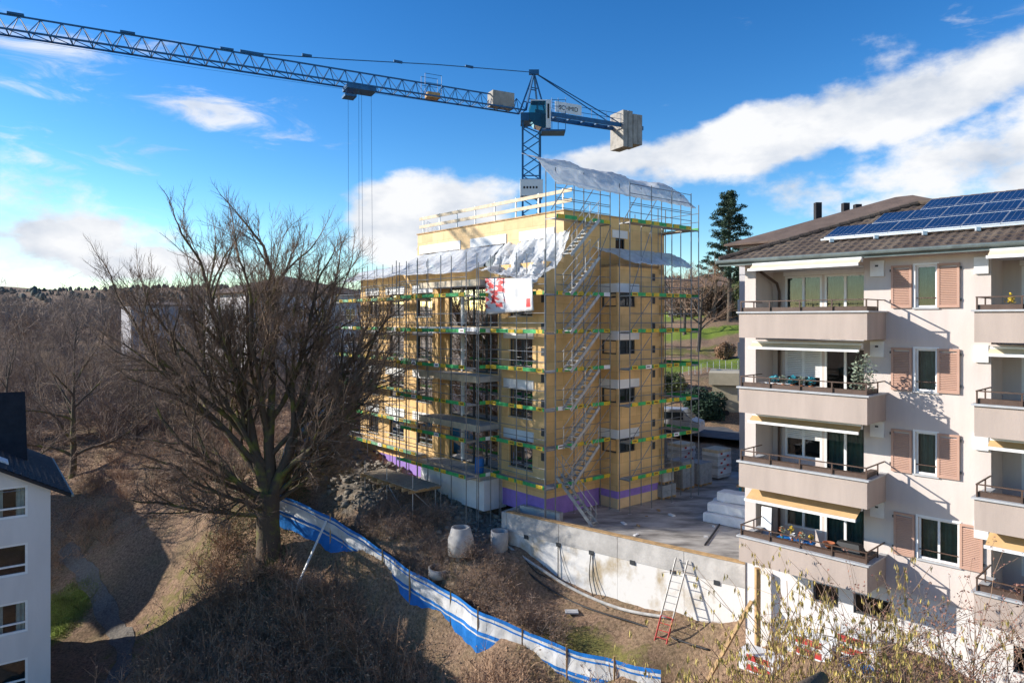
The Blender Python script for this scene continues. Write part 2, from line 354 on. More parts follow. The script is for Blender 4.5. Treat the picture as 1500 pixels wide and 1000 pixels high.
def tps_fit(P):
    n = len(P); d = np.hypot(P[:, None, 0]-P[None, :, 0], P[:, None, 1]-P[None, :, 1])
    A = np.zeros((n+3, n+3)); A[:n, :n] = np.where(d > 0, d*d*np.log(d+1e-9), 0)+np.eye(n)*1.2
    A[:n, n] = 1; A[:n, n+1:] = P[:, :2]; A[n, :n] = 1; A[n+1:, :n] = P[:, :2].T
    return np.linalg.solve(A, np.concatenate([P[:, 2], [0, 0, 0]]))
TW = tps_fit(CPa)
YARD = np.array([(-.1, 37.0), (10.6, 28.4), (17.0, 33.5), (17.5, 47.5), (8.8, 50.0), (2.6, 39.0)])
def in_poly(X, Y, P):
    c = np.zeros(np.shape(X), bool); j = len(P)-1
    for i in range(len(P)):
        xi, yi = P[i]; xj, yj = P[j]
        c ^= ((yi > Y) != (yj > Y)) & (X < (xj-xi)*(Y-yi)/(yj-yi+1e-12)+xi); j = i
    return c
def gz(X, Y):
    X = np.asarray(X, float); Y = np.asarray(Y, float); sh = X.shape; x = np.clip(X.ravel(), -300, 300); y = np.clip(Y.ravel(), -150, 400)
    out = np.empty(len(x))
    for k in range(0, len(x), 20000):
        xx = x[k:k+20000]; yy = y[k:k+20000]
        d = np.hypot(xx[:, None]-CPa[None, :, 0], yy[:, None]-CPa[None, :, 1])
        out[k:k+20000] = np.where(d > 0, d*d*np.log(d+1e-9), 0)@TW[:-3]+TW[-3]+xx*TW[-2]+yy*TW[-1]
    X = X.ravel(); Y = Y.ravel()
    near = (np.abs(X) < 60) & (Y < 130)
    out += np.where(near, .16*np.sin(X*1.1+1.3*np.sin(Y*.7))*np.sin(Y*.9+.8*np.sin(X*.6))+.07*np.sin(X*3.1+Y*1.7)*np.sin(Y*2.6-X*.8), 0)
    far = np.clip((Y-350)/300, 0, 1); far = far*far*(3-2*far)
    out += far*(19+6*np.sin(X/140+1.0)+4*np.sin(X/61)+np.clip(-X, -200, 600)*.018)
    yard = in_poly(X, Y, YARD)
    out = np.where(yard, np.minimum(out, -.42), out)
    rl = (X-1.78)*(-.646)+(Y-37)*.763; rr = (X-1.78)*.763+(Y-37)*.646
    inb = (rl > .3) & (rl < 19.6) & (rr > .4) & (rr < 9.6); out = np.where(inb, np.minimum(out, .2), out)
    return out.reshape(sh)
def g1(x, y): return float(gz(np.array([x]), np.array([y]))[0])
def axis(lo, hi, c0, c1, fine, grow=1.12):
    a = list(np.arange(c0, c1, fine)); s = fine; x = a[-1]
    while x < hi: s *= grow; x += s; a.append(x)
    s = fine; x = c0
    while x > lo: s *= grow; x -= s; a.insert(0, x)
    return np.array(a)
xs = axis(-2600, 2600, -42, 34, .5); ys = axis(-400, 3000, 10, 84, .5)
GX, GY = np.meshgrid(xs, ys); GZ = gz(GX, GY)
nx, ny = len(xs), len(ys)
idx = np.arange(nx*ny).reshape(ny, nx)
Fq = np.stack([idx[:-1, :-1], idx[:-1, 1:], idx[1:, 1:], idx[1:, :-1]], -1).reshape(-1, 4)
def ground_material():
    m = bpy.data.materials.new('ground'); m.use_nodes = True; nt = m.node_tree; N = nt.nodes.new; K = nt.links.new; b = nt.nodes['Principled BSDF']
    b.inputs['Roughness'].default_value = .95; b.inputs['Specular IOR Level'].default_value = .15
    tc = N('ShaderNodeTexCoord'); at = N('ShaderNodeAttribute'); at.attribute_name = 'zone'; sp = N('ShaderNodeSeparateColor'); K(at.outputs['Color'], sp.inputs[0])
    def noise(s, det=8, r=.65):
        n = N('ShaderNodeTexNoise'); n.inputs['Scale'].default_value = s; n.inputs['Detail'].default_value = det; n.inputs['Roughness'].default_value = r; K(tc.outputs['Object'], n.inputs['Vector']); return n.outputs[0]
    def ramp(f, c1, c2, lo, hi):
        r = N('ShaderNodeValToRGB'); K(f, r.inputs[0]); e = r.color_ramp.elements; e[0].position = lo; e[1].position = hi; e[0].color = (*c1, 1); e[1].color = (*c2, 1); return r.outputs[0]
    def mix(f, a, b_):
        x = N('ShaderNodeMixRGB'); K(f, x.inputs[0]); K(a, x.inputs[1]); K(b_, x.inputs[2]); return x.outputs[0]
    def mask(ch, n, k=1.6):
        a = N('ShaderNodeMath'); a.operation = 'MULTIPLY_ADD'; K(n, a.inputs[0]); a.inputs[1].default_value = k; a.inputs[2].default_value = -k/2
        c = N('ShaderNodeMath'); c.operation = 'ADD'; K(ch, c.inputs[0]); K(a.outputs[0], c.inputs[1])
        r = N('ShaderNodeMapRange'); r.inputs[1].default_value = .35; r.inputs[2].default_value = .65; K(c.outputs[0], r.inputs[0]); return r.outputs[0]
    n_f = noise(7, 10, .75); n_m = noise(1.3); n_b = noise(.35)
    litter = ramp(n_f, (.10, .062, .042), (.44, .295, .195), .34, .68)
    litter = mix(ramp(n_b, (0, 0, 0), (.5, .5, .5), .45, .7), litter, ramp(noise(11, 9, .8), (.075, .07, .03), (.26, .24, .12), .35, .7))
    mud = ramp(noise(4, 10, .75), (.12, .10, .078), (.36, .32, .27), .34, .7)
    grass = ramp(noise(14, 8, .7), (.10, .15, .02), (.26, .32, .06), .35, .7)
    moss = ramp(noise(6, 9, .75), (.10, .085, .035), (.25, .23, .07), .35, .65)
    c = mix(mask(sp.outputs[0], n_m), litter, mud); c = mix(mask(sp.outputs[1], n_m, .8), c, grass); c = mix(mask(sp.outputs[2], n_m), c, moss)
    K(c, b.inputs['Base Color'])
    bp = N('ShaderNodeBump'); bp.inputs['Strength'].default_value = .9; bp.inputs['Distance'].default_value = .12; K(noise(5, 10, .75), bp.inputs['Height']); K(bp.outputs[0], b.inputs['Normal'])
    return m
M['ground'] = ground_material()
ground = mesh_np('ground', np.stack([GX, GY, GZ], -1).reshape(-1, 3), Fq, 'ground'); struct(ground)
ground.data.polygons.foreach_set('use_smooth', np.ones(len(Fq), bool))
def blob(X, Y, x, y, rx, ry, a=0):
    dx = X-x; dy = Y-y; u = dx*math.cos(a)+dy*math.sin(a); v = -dx*math.sin(a)+dy*math.cos(a); return np.exp(-((u/rx)**2+(v/ry)**2))
def zones(X, Y):
    mud = np.maximum.reduce([blob(X, Y, -7, 43.5, 3.2, 8, .75), blob(X, Y, -2, 38, 3.5, 2.5), blob(X, Y, 8, 50, 10, 9), blob(X, Y, -12, 52, 3, 6), blob(X, Y, 16, 52, 8, 3)])
    grass = np.maximum.reduce([blob(X, Y, -28.5, 44, 2.3, 3.2), blob(X, Y, 22, 77, 9, 2.6)*1.3, blob(X, Y, 27, 92, 14, 3)*1.2, blob(X, Y, -30, 75, 12, 3)*.7, blob(X, Y, 30, 120, 60, 16)])
    moss = np.maximum.reduce([blob(X, Y, 3.4, 30.6, 3.2, 1.2, -.6)*.85, blob(X, Y, -20, 42, 3, 7, -.5)*.5, blob(X, Y, 20, 84, 8, 2.5)*.8])
    return mud, grass, moss
zm, zg, zo = zones(GX, GY)
ca = ground.data.color_attributes.new('zone', 'FLOAT_COLOR', 'POINT')
ca.data.foreach_set('color', np.stack([zm, zg, zo, np.ones_like(zm)], -1).astype(np.float32).ravel())

def drape(name, pts, width, m, lift=.03, z=None, seg=.5, flat=False):
    """ribbon that follows the terrain"""
    P = [Vector((p[0], p[1], 0)) for p in pts]; Q = []
    for a, b in zip(P[:-1], P[1:]):
        k = max(1, int((b-a).length/seg)); Q += [a.lerp(b, i/k) for i in range(k)]
    Q.append(P[-1]); mb = MB(); nw = 5
    zc = [float(np.mean(gz(np.array([p.x+a for a in (-3, -1.5, 0, 1.5, 3)]), np.array([p.y+a for a in (2, -1, 0, 1, -2)])))) for p in Q] if flat else None
    if flat: zc = [sum(zc[max(0, i-5):i+6])/len(zc[max(0, i-5):i+6]) for i in range(len(zc))]
    for i, p in enumerate(Q):
        t = (Q[min(i+1, len(Q)-1)]-Q[max(i-1, 0)]).normalized(); sd_ = Vector((t.y, -t.x, 0))
        w = width*(1+(.2*math.sin(i*.9)+random.uniform(-.15, .15))*(not flat))
        for j in range(nw):
            q = p+sd_*w*(j/(nw-1)-.5); mb.v.append((q.x, q.y, (zc[i]+lift if flat else g1(q.x, q.y)+lift) if z is None else z))
    for i in range(len(Q)-1):
        for j in range(nw-1): a = i*nw+j; mb.f.append((a, a+1, a+nw+1, a+nw))
    return mb.build(name, m)
defm('gravel', (.10, .09, .08), .95, .3, 9, col2=(.21, .19, .165), bump=.6, bscale=25)
struct(drape('gravel_path', [(-31.5, 50), (-28.6, 47.5), (-25.2, 44), (-22.3, 41), (-21, 38), (-20.4, 33), (-20.5, 27)], 1.0, 'gravel', .04))
rd = drape('road', [(4, 67), (10, 62), (16, 58.2), (24, 54), (40, 46), (60, 36)], 6.0, 'asphalt', .35, flat=True); struct(rd)
# concrete yard behind the retaining wall
yb = MB(); ring = [(p[0], p[1]) for p in YARD]; n = len(ring)
yb.v = [(x, y, 0.0) for x, y in ring]+[(x, y, -.4) for x, y in ring]
yb.f = [tuple(range(n-1, -1, -1))]+[(i, (i+1) % n, n+(i+1) % n, n+i) for i in range(n)]
yb.f[0] = tuple(range(n)); struct(yb.build('yard_slab', 'slab_wet'))
# ------------------------------------------------------------------ building under construction
nb = empty('apartment_building', FL(0, 0, 0), 'new apartment block clad in yellow insulation boards inside scaffolding', 'building')
ZR = [2.25, 5.0, 7.75, 10.5]; FZ = [1.75, 4.45, 7.15, 9.85, 12.5]
SW = [(1.07, 2.99), (10.6, 12.4), (14.0, 15.9), (17.4, 18.7)]
holesL = [(a, b, z, z+1.5) for z in ZR for a, b in SW]+[(4.0, 8.8, f+.05, f+2.35) for f in FZ[:4]]
wall_sheet(MB(), FL, 0, 20, .95, 13.35, holesL).build('wall', 'insulation', nb)
MB().fb(FL, 0, 3.6, -.3, -.02, 0, .95).build('plinth', 'purple', nb); MB().fb(FL, 9.9, 20, -.3, -.02, 0, .95).build('plinth', 'purple', nb)
MB().fb(FL, 3.6, 9.9, -.3, 1.30, -.2, 1.46).build('plinth', 'white_board', nb)
holesE = []
e = wall_sheet(MB(), FR, 0, 4.06, .95, 13.35, holesE); e.build('wall', 'insulation_end', nb)
FB = Frame(FR(4.06, 1.35, 0), FR.u, FR.n)                 # front of the bay
FS = Frame(FR(4.06, 1.35, 0), -FR.n, -FR.u)               # its flank towards the stairs
BW = [8.4, 5.75, 3.02, 11.0]
hB = [(.15, 1.45, z, z+.78) for z in BW]; hS = [(.12, 1.2, z, z+.78) for z in BW]
wall_sheet(MB(), FB, 0, 3.54, .95, 13.35, hB, depth=.2).build('wall', 'insulation_end', nb)
wall_sheet(MB(), FS, 0, 1.35, .95, 13.35, hS, depth=.2).build('wall', 'insulation', nb)
m = MB(); m.quad(FR(7.6, 1.35, .95), FR(7.6, 0, .95), FR(7.6, 0, 13.35), FR(7.6, 1.35, 13.35)); m.quad(FR(7.6, 0, 0), FR(9.85, 0, 0), FR(9.85, 0, 13.35), FR(7.6, 0, 13.35))
m.quad(FR(9.85, 0, 0), FR(9.85, -20, 0), FR(9.85, -20, 16), FR(9.85, 0, 16)); m.quad(FL(20, 0, 0), FL(20, -9.85, 0), FL(20, -9.85, 13.35), FL(20, 0, 13.35)); m.build('wall', 'insulation', nb)
MB().fb(FR, 0.003, 4.06, -.3, -.02, 0, .95).build('plinth', 'purple', nb); MB().fb(FR, 4.08, 7.58, 0, 1.33, .55, .95).build('plinth', 'purple', nb)
p = MB(); p.fb(FR, 4.08, 7.58, 0, 1.33, 0, .55); p.build('plinth', 'insulation_pale', nb)
m = MB(); m.add([FL(0, 0, 13.35), FL(20, 0, 13.35), FL(20, -9.85, 13.35), FR(9.85, 0, 13.35)], [(0, 1, 2, 3)]); m.fb(FR, 4.06, 7.6, 0, 1.35, 13.2, 13.352); m.build('roof_terrace', 'deck_grey', nb)
# attic storey
FA = Frame(FR(1.29, 0, 0), FL.u, FL.n)
hA = [(.73, 3.4, 13.36, 14.75), (4.9, 8.1, 13.36, 14.75), (9.5, 13.6, 13.36, 14.75)]
wall_sheet(MB(), FA, 0, 14.3, 13.35, 16.1, hA).build('attic_wall', 'insulation_pale', nb)
hAR = [(5.4, 6.2, 14.2, 14.95)]
wall_sheet(MB(), Frame(FR(0, 0, 0), FR.u, FR.n), 1.29, 9.85, 13.35, 16.1, hAR).build('attic_wall', 'insulation_end', nb)
m = MB(); m.quad(FA(14.3, 0, 13.35), FA(14.3, -8.5, 13.35), FA(14.3, -8.5, 16.1), FA(14.3, 0, 16.1)); m.fb(FA, 14.31, 16.2, -3, -1.2, 13.36, 15.4); m.build('attic_wall', 'insulation', nb)
MB().fb(FA, -.06, 14.36, -8.56, .06, 16.1, 16.17).build('roof_edge', 'timber', nb)
for a, b, c, d in hA:
    window(FA, (a, b, c, d), nb, splits=[a+(b-a)/3, a+(b-a)*2/3], curt=None)
for a, b in ((.7, 3.6), (4.76, 8.25), (9.3, 14.0)): MB().fb(FA, a, b, .002, .05, 14.76, 15.3).build('shutter_box', 'white_board', nb)
window(FR, hAR[0], nb, depth=.2); MB().fb(FR, 5.1, 6.4, .002, .05, 14.96, 15.4).build('shutter_box', 'white_board', nb)
for z in ZR:
    for a, b in SW:
        window(FL, (a, b, z, z+1.5), nb, splits=[(a+b)/2], hs=[z+.35], curt='curtain_pale' if random.random() < .4 else None)
        MB().fb(FL, a-.12, b+.45, .002, .05, z+1.52, z+2.05).build('shutter_box', 'white_board', nb)
        MB().fb(FL, a-.05, b+.05, -.1, .06, z-.06, z-.003).build('sill', 'galv', nb)
for k, f in enumerate(FZ[:4]):
    o = window(FL, (4.0, 8.8, f+.05, f+2.35), nb, splits=[5.2, 6.4, 7.6], w=.09, fm='dark_frame', curt='curtain_pale', cpart=[(6.5, 8.7)] if k % 2 else [(4.1, 5.1)], name='balcony_door')
    MB().fb(FL, 7.45, 7.6, -.2, -.06, f+.05, f+2.35).build('door_post', 'white_frame', o)
for f in FZ:
    s = MB().fb(FL, 3.76, 9.8, .003, 1.45, f-.30, f).build('balcony_slab', 'concrete', nb)
    MB().fb(FL, 3.74, 9.82, 1.452, 1.50, f-.34, f+.03).build('edge_board', 'timber_pale' if f != FZ[3] else 'white_board', s)
    if f < 12: MB().fb(FL, 9.5, 9.8, .004, .3, f+.001, f+2.4).build('column', 'insulation', nb)
for z in BW:
    window(FB, (.15, 1.45, z, z+.78), nb, depth=.2, splits=[.8]); window(FS, (.12, 1.2, z, z+.78), nb, depth=.2)
    m = MB(); m.fb(FB, -.05, 1.75, .002, .05, z+.79, z+1.28); m.fb(FS, .0, 1.33, .002, .05, z+.79, z+1.28); m.build('shutter_box', 'white_board', nb)
for z in (2.9, 5.7, 8.4, 11.2):       # dark vent openings beside the corner
    for q in (0, 1.3): MB().fb(FL, .12, .38, -.05, .012, z+q, z+q+.42).build('vent', 'dark_frame', nb); MB().fb(FB, 2.95, 3.2, -.05, .012, z+q, z+q+.42).build('vent', 'dark_frame', nb)
# white timber guard rail round the attic roof
gr = empty('roof_guard_rail', FA(0, -.25, 16.17), 'pale timber guard rail along the attic roof edge', 'guard rail')
for i in range(8): MB().fb(FA, .3+i*1.95, .38+i*1.95, -.30, -.24, 16.17, 17.35).build('post', 'galv', gr)
for z in (16.55, 17.1): MB().fb(FA, -.4, 14.4, -.235, -.19, z, z+.2).build('rail', 'timber_pale', gr)

# ------------------------------------------------------------------ scaffold
sc = empty('scaffold', FL(0, .7, 0), 'steel tube scaffold with green and yellow toe boards around the new building', 'scaffold')
LV = [1.8+1.957*k for k in range(8)]
def tube_part(name, a, b, r, m='steel', n=6, par=None): return MB().tube([a, b], r, n).build(name, m, par or sc)
def run(fr, u0, u1, v, levels, top, nbay, base=None, faded=False, inner=True, w=.72, brace=(0,)):
    L = (u1-u0)/nbay
    for i in range(nbay+1):
        u = u0+L*i
        for vv in ((v, v+w) if inner else (v+w,)):
            p = fr(u, vv, 0); zb = base if base is not None else max(g1(p.x, p.y), -3)
            if in_poly(np.array([p.x]), np.array([p.y]), YARD)[0]: zb = 0
            tube_part('standard', fr(u, vv, zb-.02), fr(u, vv, top), .028)
            MB().fb(fr, u-.08, u+.08, vv-.08, vv+.08, zb-.03, zb+.015).build('base_plate', 'galv', sc)
        for z in levels: MB().bar(fr(u, v, z-.05), fr(u, v+w, z-.05), .045).build('transom', 'steel', sc)
    for z in levels:
        for i in range(nbay):
            a = u0+L*i; b = a+L
            MB().fb(fr, a+.03, b-.03, v+.04, v+w-.06, z-.03, z+.02).build('deck', 'deck_grey' if (i+int(z)) % 3 else 'plank', sc)
            t = MB().fb(fr, a+.04, b-.04, v+w+.028, v+w+.052, z-.02, z+.165).build('toe_board', 'green_faded' if faded and random.random() < .6 else 'green_board', sc)
            for q in ([.12, L-.55] if L > 1.6 else [L/2-.2]):
                pl_ = MB().fb(fr, a+q, a+q+.48, v+w+.053, v+w+.062, z-.03, z+.175)
                y = pl_.build('name_plate', 'yellow_plate' if random.random() < .9 else 'white_board', t); MB().fb(fr, a+q+.06, a+q+.36, v+w+.0625, v+w+.066, z+.045, z+.105).build('plate_print', 'dark_print', sc) if fr in (FL, FR) and z < 12 and random.random() < .5 else None
            for h in (.5, 1.0): tube_part('guard_rail', fr(a, v+w, z+h), fr(b, v+w, z+h), .02, n=5)
    for i in brace:
        for z0, z1 in zip(levels[:-1], levels[1:]):
            a = u0+L*i; b = a+L
            tube_part('brace', fr(a, v+w+.06, z0+.1), fr(b, v+w+.06, z1-.1), .02, n=5)
run(FL, 10.7, 21.2, .35, LV[:6], 14.0, 5, faded=True, brace=(4,))
run(FL, 3.45, 10.6, 1.9, LV[:6], 13.9, 3, brace=())
run(FL, -1.05, 3.3, .35, LV[:6], 13.8, 2, brace=())
FD = Frame(FL(3.42, 0, 0), FL.n, -FL.u); run(FD, .4, 1.85, .0, LV[:6], 13.4, 1, inner=False, w=.05, brace=())
run(FR, -.35, 3.75, .35, LV[:6]+[LV[7]], 18.0, 2, base=0, brace=(1,))
run(FR, 3.8, 9.2, 1.7, LV[:6]+[LV[7]], 17.6, 3, base=0, brace=(0,))
FK = Frame(FR(9.25, 1.7, 0), -FR.n, FR.u); run(FK, -.7, 6.5, .0, LV[1:6]+[LV[7]], 17.0, 3, base=0, brace=(1,))
FW = Frame(FL(21.3, .35, 0), -FL.n, FL.u); run(FW, -.7, 6.0, 0, LV[1:6], 13.5, 3, base=.8, faded=True, brace=(0, 2))
for z in (16.4, 17.0, 17.5):
    tube_part('guard_rail', FR(-.35, 1.07, z), FR(3.75, 1.07, z), .02, n=5); tube_part('guard_rail', FR(3.8, 2.42, z), FR(9.2, 2.42, z), .02, n=5)
for u, z in ((0, 16), (2.1, 16.1), (5.6, 15.9), (7.4, 15.9)): tube_part('brace', FR(u, .4, z), FR(u+1.2, .4, z+1.5), .025, n=5)
# aluminium stair flights up the shaded end, one per lift
def stair(name, a, b, side, label, group=None, wid=.6, steps=9):
    a = Vector(a); b = Vector(b); st = empty(name, (a.x, a.y, a.z), label, 'stairs', group)
    sv = Vector(side).normalized()*wid
    for k in (0, 1):
        o = sv*k
        MB().bar(a+o, b+o, .045, .16).build('stringer', 'stair_grey', st)
        MB().tube([a+o+Vector((0, 0, 1.0)), b+o+Vector((0, 0, 1.0))], .02, 5).build('handrail', 'stair_grey', st)
        MB().tube([a+o+Vector((0, 0, .5)), b+o+Vector((0, 0, .5))], .016, 5).build('handrail', 'stair_grey', st)
        for t in (.04, .5, .96): q = a.lerp(b, t)+o; MB().tube([q, q+Vector((0, 0, 1.0))], .018, 5).build('baluster', 'stair_grey', st)
    d = (b-a); d.z = 0; d.normalize()
    for i in range(steps):
        q = a.lerp(b, (i+.5)/steps); c = q+sv/2
        MB().bar(q, q+sv, .2, .035).build('tread', 'stair_grey', st)
    return st
for k in range(7):
    stair('stair_flight', FR(.1, 1.12, LV[k]) if k != 6 else FR(.1, 1.12, LV[6]), FR(2.2, 1.12, LV[k+1]), FR.n, 'aluminium scaffold stair flight '+['starting at the lowest green banded deck', 'between the second and third scaffold decks', 'between the third and fourth scaffold decks', 'between the fourth and fifth scaffold decks', 'between the fifth and sixth scaffold decks', 'passing the lower plastic sheet ledge', 'ending at the open top deck'][k], 'stair flights on the scaffold')
stair('stair_flight', (4.0, 35.3, 0.0), (2.25, 36.35, 2.3), (.52, .86, 0), 'steep aluminium stair from the concrete yard up to the scaffold')
# ------------------------------------------------------------------ plastic sheets
def sheet(name, quad, nu, nv, amp, m, label, cat, seed=0, sag=0., thick=.012, parent=None, group=None):
    """billowing sheet between four corners (a,b along the top; d,c along the bottom), solid both sides"""
    rs = np.random.RandomState(seed); a, b, c, d = [np.array(q, float) for q in quad]
    ph = rs.rand(8)*6.28; nrm = np.cross(b-a, d-a); nrm /= np.linalg.norm(nrm); mb = MB()
    for i in range(nu+1):
        for j in range(nv+1):
            u = i/nu; v = j/nv; P = (a*(1-u)+b*u)*(1-v)+(d*(1-u)+c*u)*v
            w = math.sin(u*17+ph[0]+3*v)*.5+math.sin(u*31+ph[1]-4*v)*.35+math.sin(v*9+ph[2]+u*5)*.4+math.sin(u*53+v*13+ph[3])*.2+rs.randn()*.02
            P = P+nrm*amp*(w+.5*math.sin(u*97+v*21+ph[6])*math.sin(v*23+ph[7]))*(.35+.65*math.sin(math.pi*min(max(v, .05), .95)))
            P[2] -= sag*math.sin(math.pi*v)*(1+.3*math.sin(u*20+ph[4])); P[2] += .12*amp*math.sin(u*41+ph[5])*(v > .9)
            mb.v.append(tuple(P))
    mb.f = [(i*(nv+1)+j, (i+1)*(nv+1)+j, (i+1)*(nv+1)+j+1, i*(nv+1)+j+1) for i in range(nu) for j in range(nv)]
    o = mb.build(name, m, parent, smooth=True)
    md = o.modifiers.new('thickness', 'SOLIDIFY'); md.thickness = thick
    if label: tag(o, label, cat, group)
    return o
sheet('plastic_sheet', [FA(5.0, -.02, 14.75), FA(14.2, -.02, 14.75), FL(14.2, 1.15, 13.2), FL(5.0, 1.2, 13.0)], 70, 16, .09, 'film', 'grey plastic sheet sloping over the sunny roof terrace', 'plastic sheet', 1, .12)
sheet('plastic_sheet', [FL(14.3, -.8, 14.1), FL(21.4, -.8, 13.9), FL(21.4, 1.15, 13.0), FL(14.3, 1.15, 13.1)], 50, 12, .09, 'film', 'plastic sheet over the terrace end behind the bare oak', 'plastic sheet', 2, .1)
sheet('plastic_sheet', [FA(-.6, .1, 15.0), FA(4.9, .0, 14.7), FL(4.2, 1.25, 13.1), FL(-.4, 1.2, 12.2)], 54, 28, .26, 'film', 'crumpled white plastic sheet bulging over the building corner', 'plastic sheet', 3, .55)
sheet('plastic_sheet', [FR(3.3, .2, 14.3), FR(9.2, .9, 14.2), FR(9.3, 2.55, 13.25), FR(3.9, 2.6, 13.3)], 60, 14, .10, 'film', 'plastic sheet over the lower ledge of the shaded end', 'plastic sheet', 4, -.15)
sheet('plastic_sheet', [FR(-1.6, -.1, 18.75), FR(9.6, .2, 18.3), FR(9.4, 2.65, 16.75), FR(-.6, 1.4, 17.1)], 100, 18, .11, 'film', 'long plastic canopy on top of the scaffold', 'plastic sheet', 5, -.35)
sheet('plastic_sheet', [FA(14.6, -1.0, 17.2), FA(15.8, -2.6, 17.0), FA(16.2, -2.6, 15.2), FA(15.4, -.6, 15.2)], 12, 8, .10, 'film', 'small plastic sheet hood at the far end of the attic', 'plastic sheet', 6)
def poster_material():
    m = mat('poster', (.66, .67, .68), .6, .06, 1.2, bump=.3, bscale=4); nt = m.node_tree; N = nt.nodes.new; K = nt.links.new; b = nt.nodes['Principled BSDF']
    src = b.inputs['Base Color'].links[0].from_socket; uv = N('ShaderNodeUVMap'); sx = N('ShaderNodeSeparateXYZ'); K(uv.outputs[0], sx.inputs[0])
    no = N('ShaderNodeTexNoise'); no.inputs['Scale'].default_value = 7; no.inputs['Detail'].default_value = 4; K(uv.outputs[0], no.inputs['Vector'])
    def step(a, lo, hi):
        r = N('ShaderNodeMapRange'); r.interpolation_type = 'SMOOTHSTEP'; r.inputs[1].default_value = lo; r.inputs[2].default_value = hi; K(a, r.inputs[0]); return r.outputs[0]
    def mul(a, c):
        x = N('ShaderNodeMath'); x.operation = 'MULTIPLY'; K(a, x.inputs[0]); K(c, x.inputs[1]); return x.outputs[0]
    f1 = mul(mul(step(sx.outputs[0], .46, .40), step(no.outputs[0], .46, .54)), step(sx.outputs[1], .12, .2))
    f2 = mul(mul(step(sx.outputs[0], .86, .88), step(sx.outputs[0], .96, .94)), mul(step(sx.outputs[1], .1, .14), step(sx.outputs[1], .42, .36)))
    ad = N('ShaderNodeMath'); ad.operation = 'MAXIMUM'; K(f1, ad.inputs[0]); K(f2, ad.inputs[1])
    mx = N('ShaderNodeMixRGB'); K(ad.outputs[0], mx.inputs[0]); K(src, mx.inputs[1]); mx.inputs[2].default_value = (.62, .05, .05, 1); K(mx.outputs[0], b.inputs['Base Color'])
    return m
M['poster'] = poster_material()
po = sheet('banner', [FL(3.55, 1.24, 12.55), FL(-.35, 1.24, 12.4), FL(-.35, 1.2, 10.75), FL(3.55, 1.2, 10.6)], 24, 12, .05, 'poster', 'white banner with red print hanging on the scaffold corner', 'banner', 8)
uvl = po.data.uv_layers.new(name='UVMap')
for lp in po.data.loops:
    i, j = divmod(lp.vertex_index, 13); uvl.data[lp.index].uv = (i/24, 1-j/12)
# ------------------------------------------------------------------ tower crane
CB = Vector((1.9, 70, 0)); CJ = Vector((-.885, -.466, 0)).normalized(); CN = Vector((-CJ.y, CJ.x, 0))
ct = empty('tower_crane', (CB.x, CB.y, g1(CB.x, CB.y)), 'blue tower crane with lattice jib behind the scaffolded building', 'crane')
def cpt(a, b, z): v = CB+CJ*a+CN*b; return Vector((v.x, v.y, z))
mw = .85; z0 = g1(CB.x, CB.y)-.1; mast = MB()
for sx in (-1, 1):
    for sy in (-1, 1): mast.bar((CB.x+sx*mw, CB.y+sy*mw, z0), (CB.x+sx*mw, CB.y+sy*mw, 29.6), .17)
z = z0; k = 0
while z < 29.0:
    z2 = min(z+1.15, 29.6)
    for i, (ax, ay, bx, by) in enumerate(((-1, -1, 1, -1), (1, -1, 1, 1), (1, 1, -1, 1), (-1, 1, -1, -1))):
        if k % 2: ax, ay, bx, by = bx, by, ax, ay
        mast.bar((CB.x+ax*mw, CB.y+ay*mw, z), (CB.x+bx*mw, CB.y+by*mw, z2), .09)
        if k % 5 == 0: mast.bar((CB.x+ax*mw, CB.y+ay*mw, z), (CB.x+bx*mw, CB.y+by*mw, z), .1)
    z = z2; k += 1
mast.build('mast', 'crane_blue', ct)
lb = MB().box(CB.x-1.1, CB.x+1.1, CB.y-1.15, CB.y+1.1, 22.3, 23.9).build('sign_box', 'cab_white', ct)
for q in range(5): MB().box(CB.x-.8+q*.3, CB.x-.62+q*.3, CB.y-1.17, CB.y-1.151, 23.0, 23.22).build('lettering', 'black', lb)
JZ = 30.6
MB().box(CB.x-1.05, CB.x+1.05, CB.y-1.05, CB.y+1.05, 29.6, 30.4).build('slewing_ring', 'crane_blue', ct)
jib = MB(); n = 44; Lj = 58; step = Lj/n; hw = .7; hh = 1.25
for s in (-1, 1): jib.bar(cpt(1.0, s*hw, JZ), cpt(Lj, s*hw, JZ), .12)
jib.bar(cpt(2.0, 0, JZ+hh), cpt(Lj, 0, JZ+hh), .11)
for i in range(n):
    a = 1+(Lj-1)*i/n; b = 1+(Lj-1)*(i+1)/n; c = (a+b)/2
    for s in (-1, 1):
        jib.bar(cpt(a, s*hw, JZ), cpt(c, 0, JZ+hh), .05); jib.bar(cpt(c, 0, JZ+hh), cpt(b, s*hw, JZ), .05)
    jib.bar(cpt(a, -hw, JZ), cpt(a, hw, JZ), .06); jib.bar(cpt(a, -hw, JZ), cpt(b, hw, JZ), .05)
jib.build('jib', 'crane_blue', ct)
for a in (28, 35, 42, 49, 55): MB().bar(cpt(a-.5, 0, JZ+hh+.12), cpt(a+.5, 0, JZ+hh+.12), .3, .16).build('splice', 'crane_blue', ct)
MB().bar(cpt(25.2, 0, JZ+hh+.15), cpt(27, 0, JZ+hh+.15), .2, .2).build('tie_anchor', 'crane_blue', ct)
cj = MB()
for s in (-1, 1): cj.bar(cpt(0, s*.75, JZ), cpt(-13.2, s*.75, JZ), .16, .42)
for i in range(8): cj.bar(cpt(-1-i*1.7, -.75, JZ), cpt(-1-i*1.7, .75, JZ), .12)
cj.build('counter_jib', 'crane_blue', ct)
rl = MB()
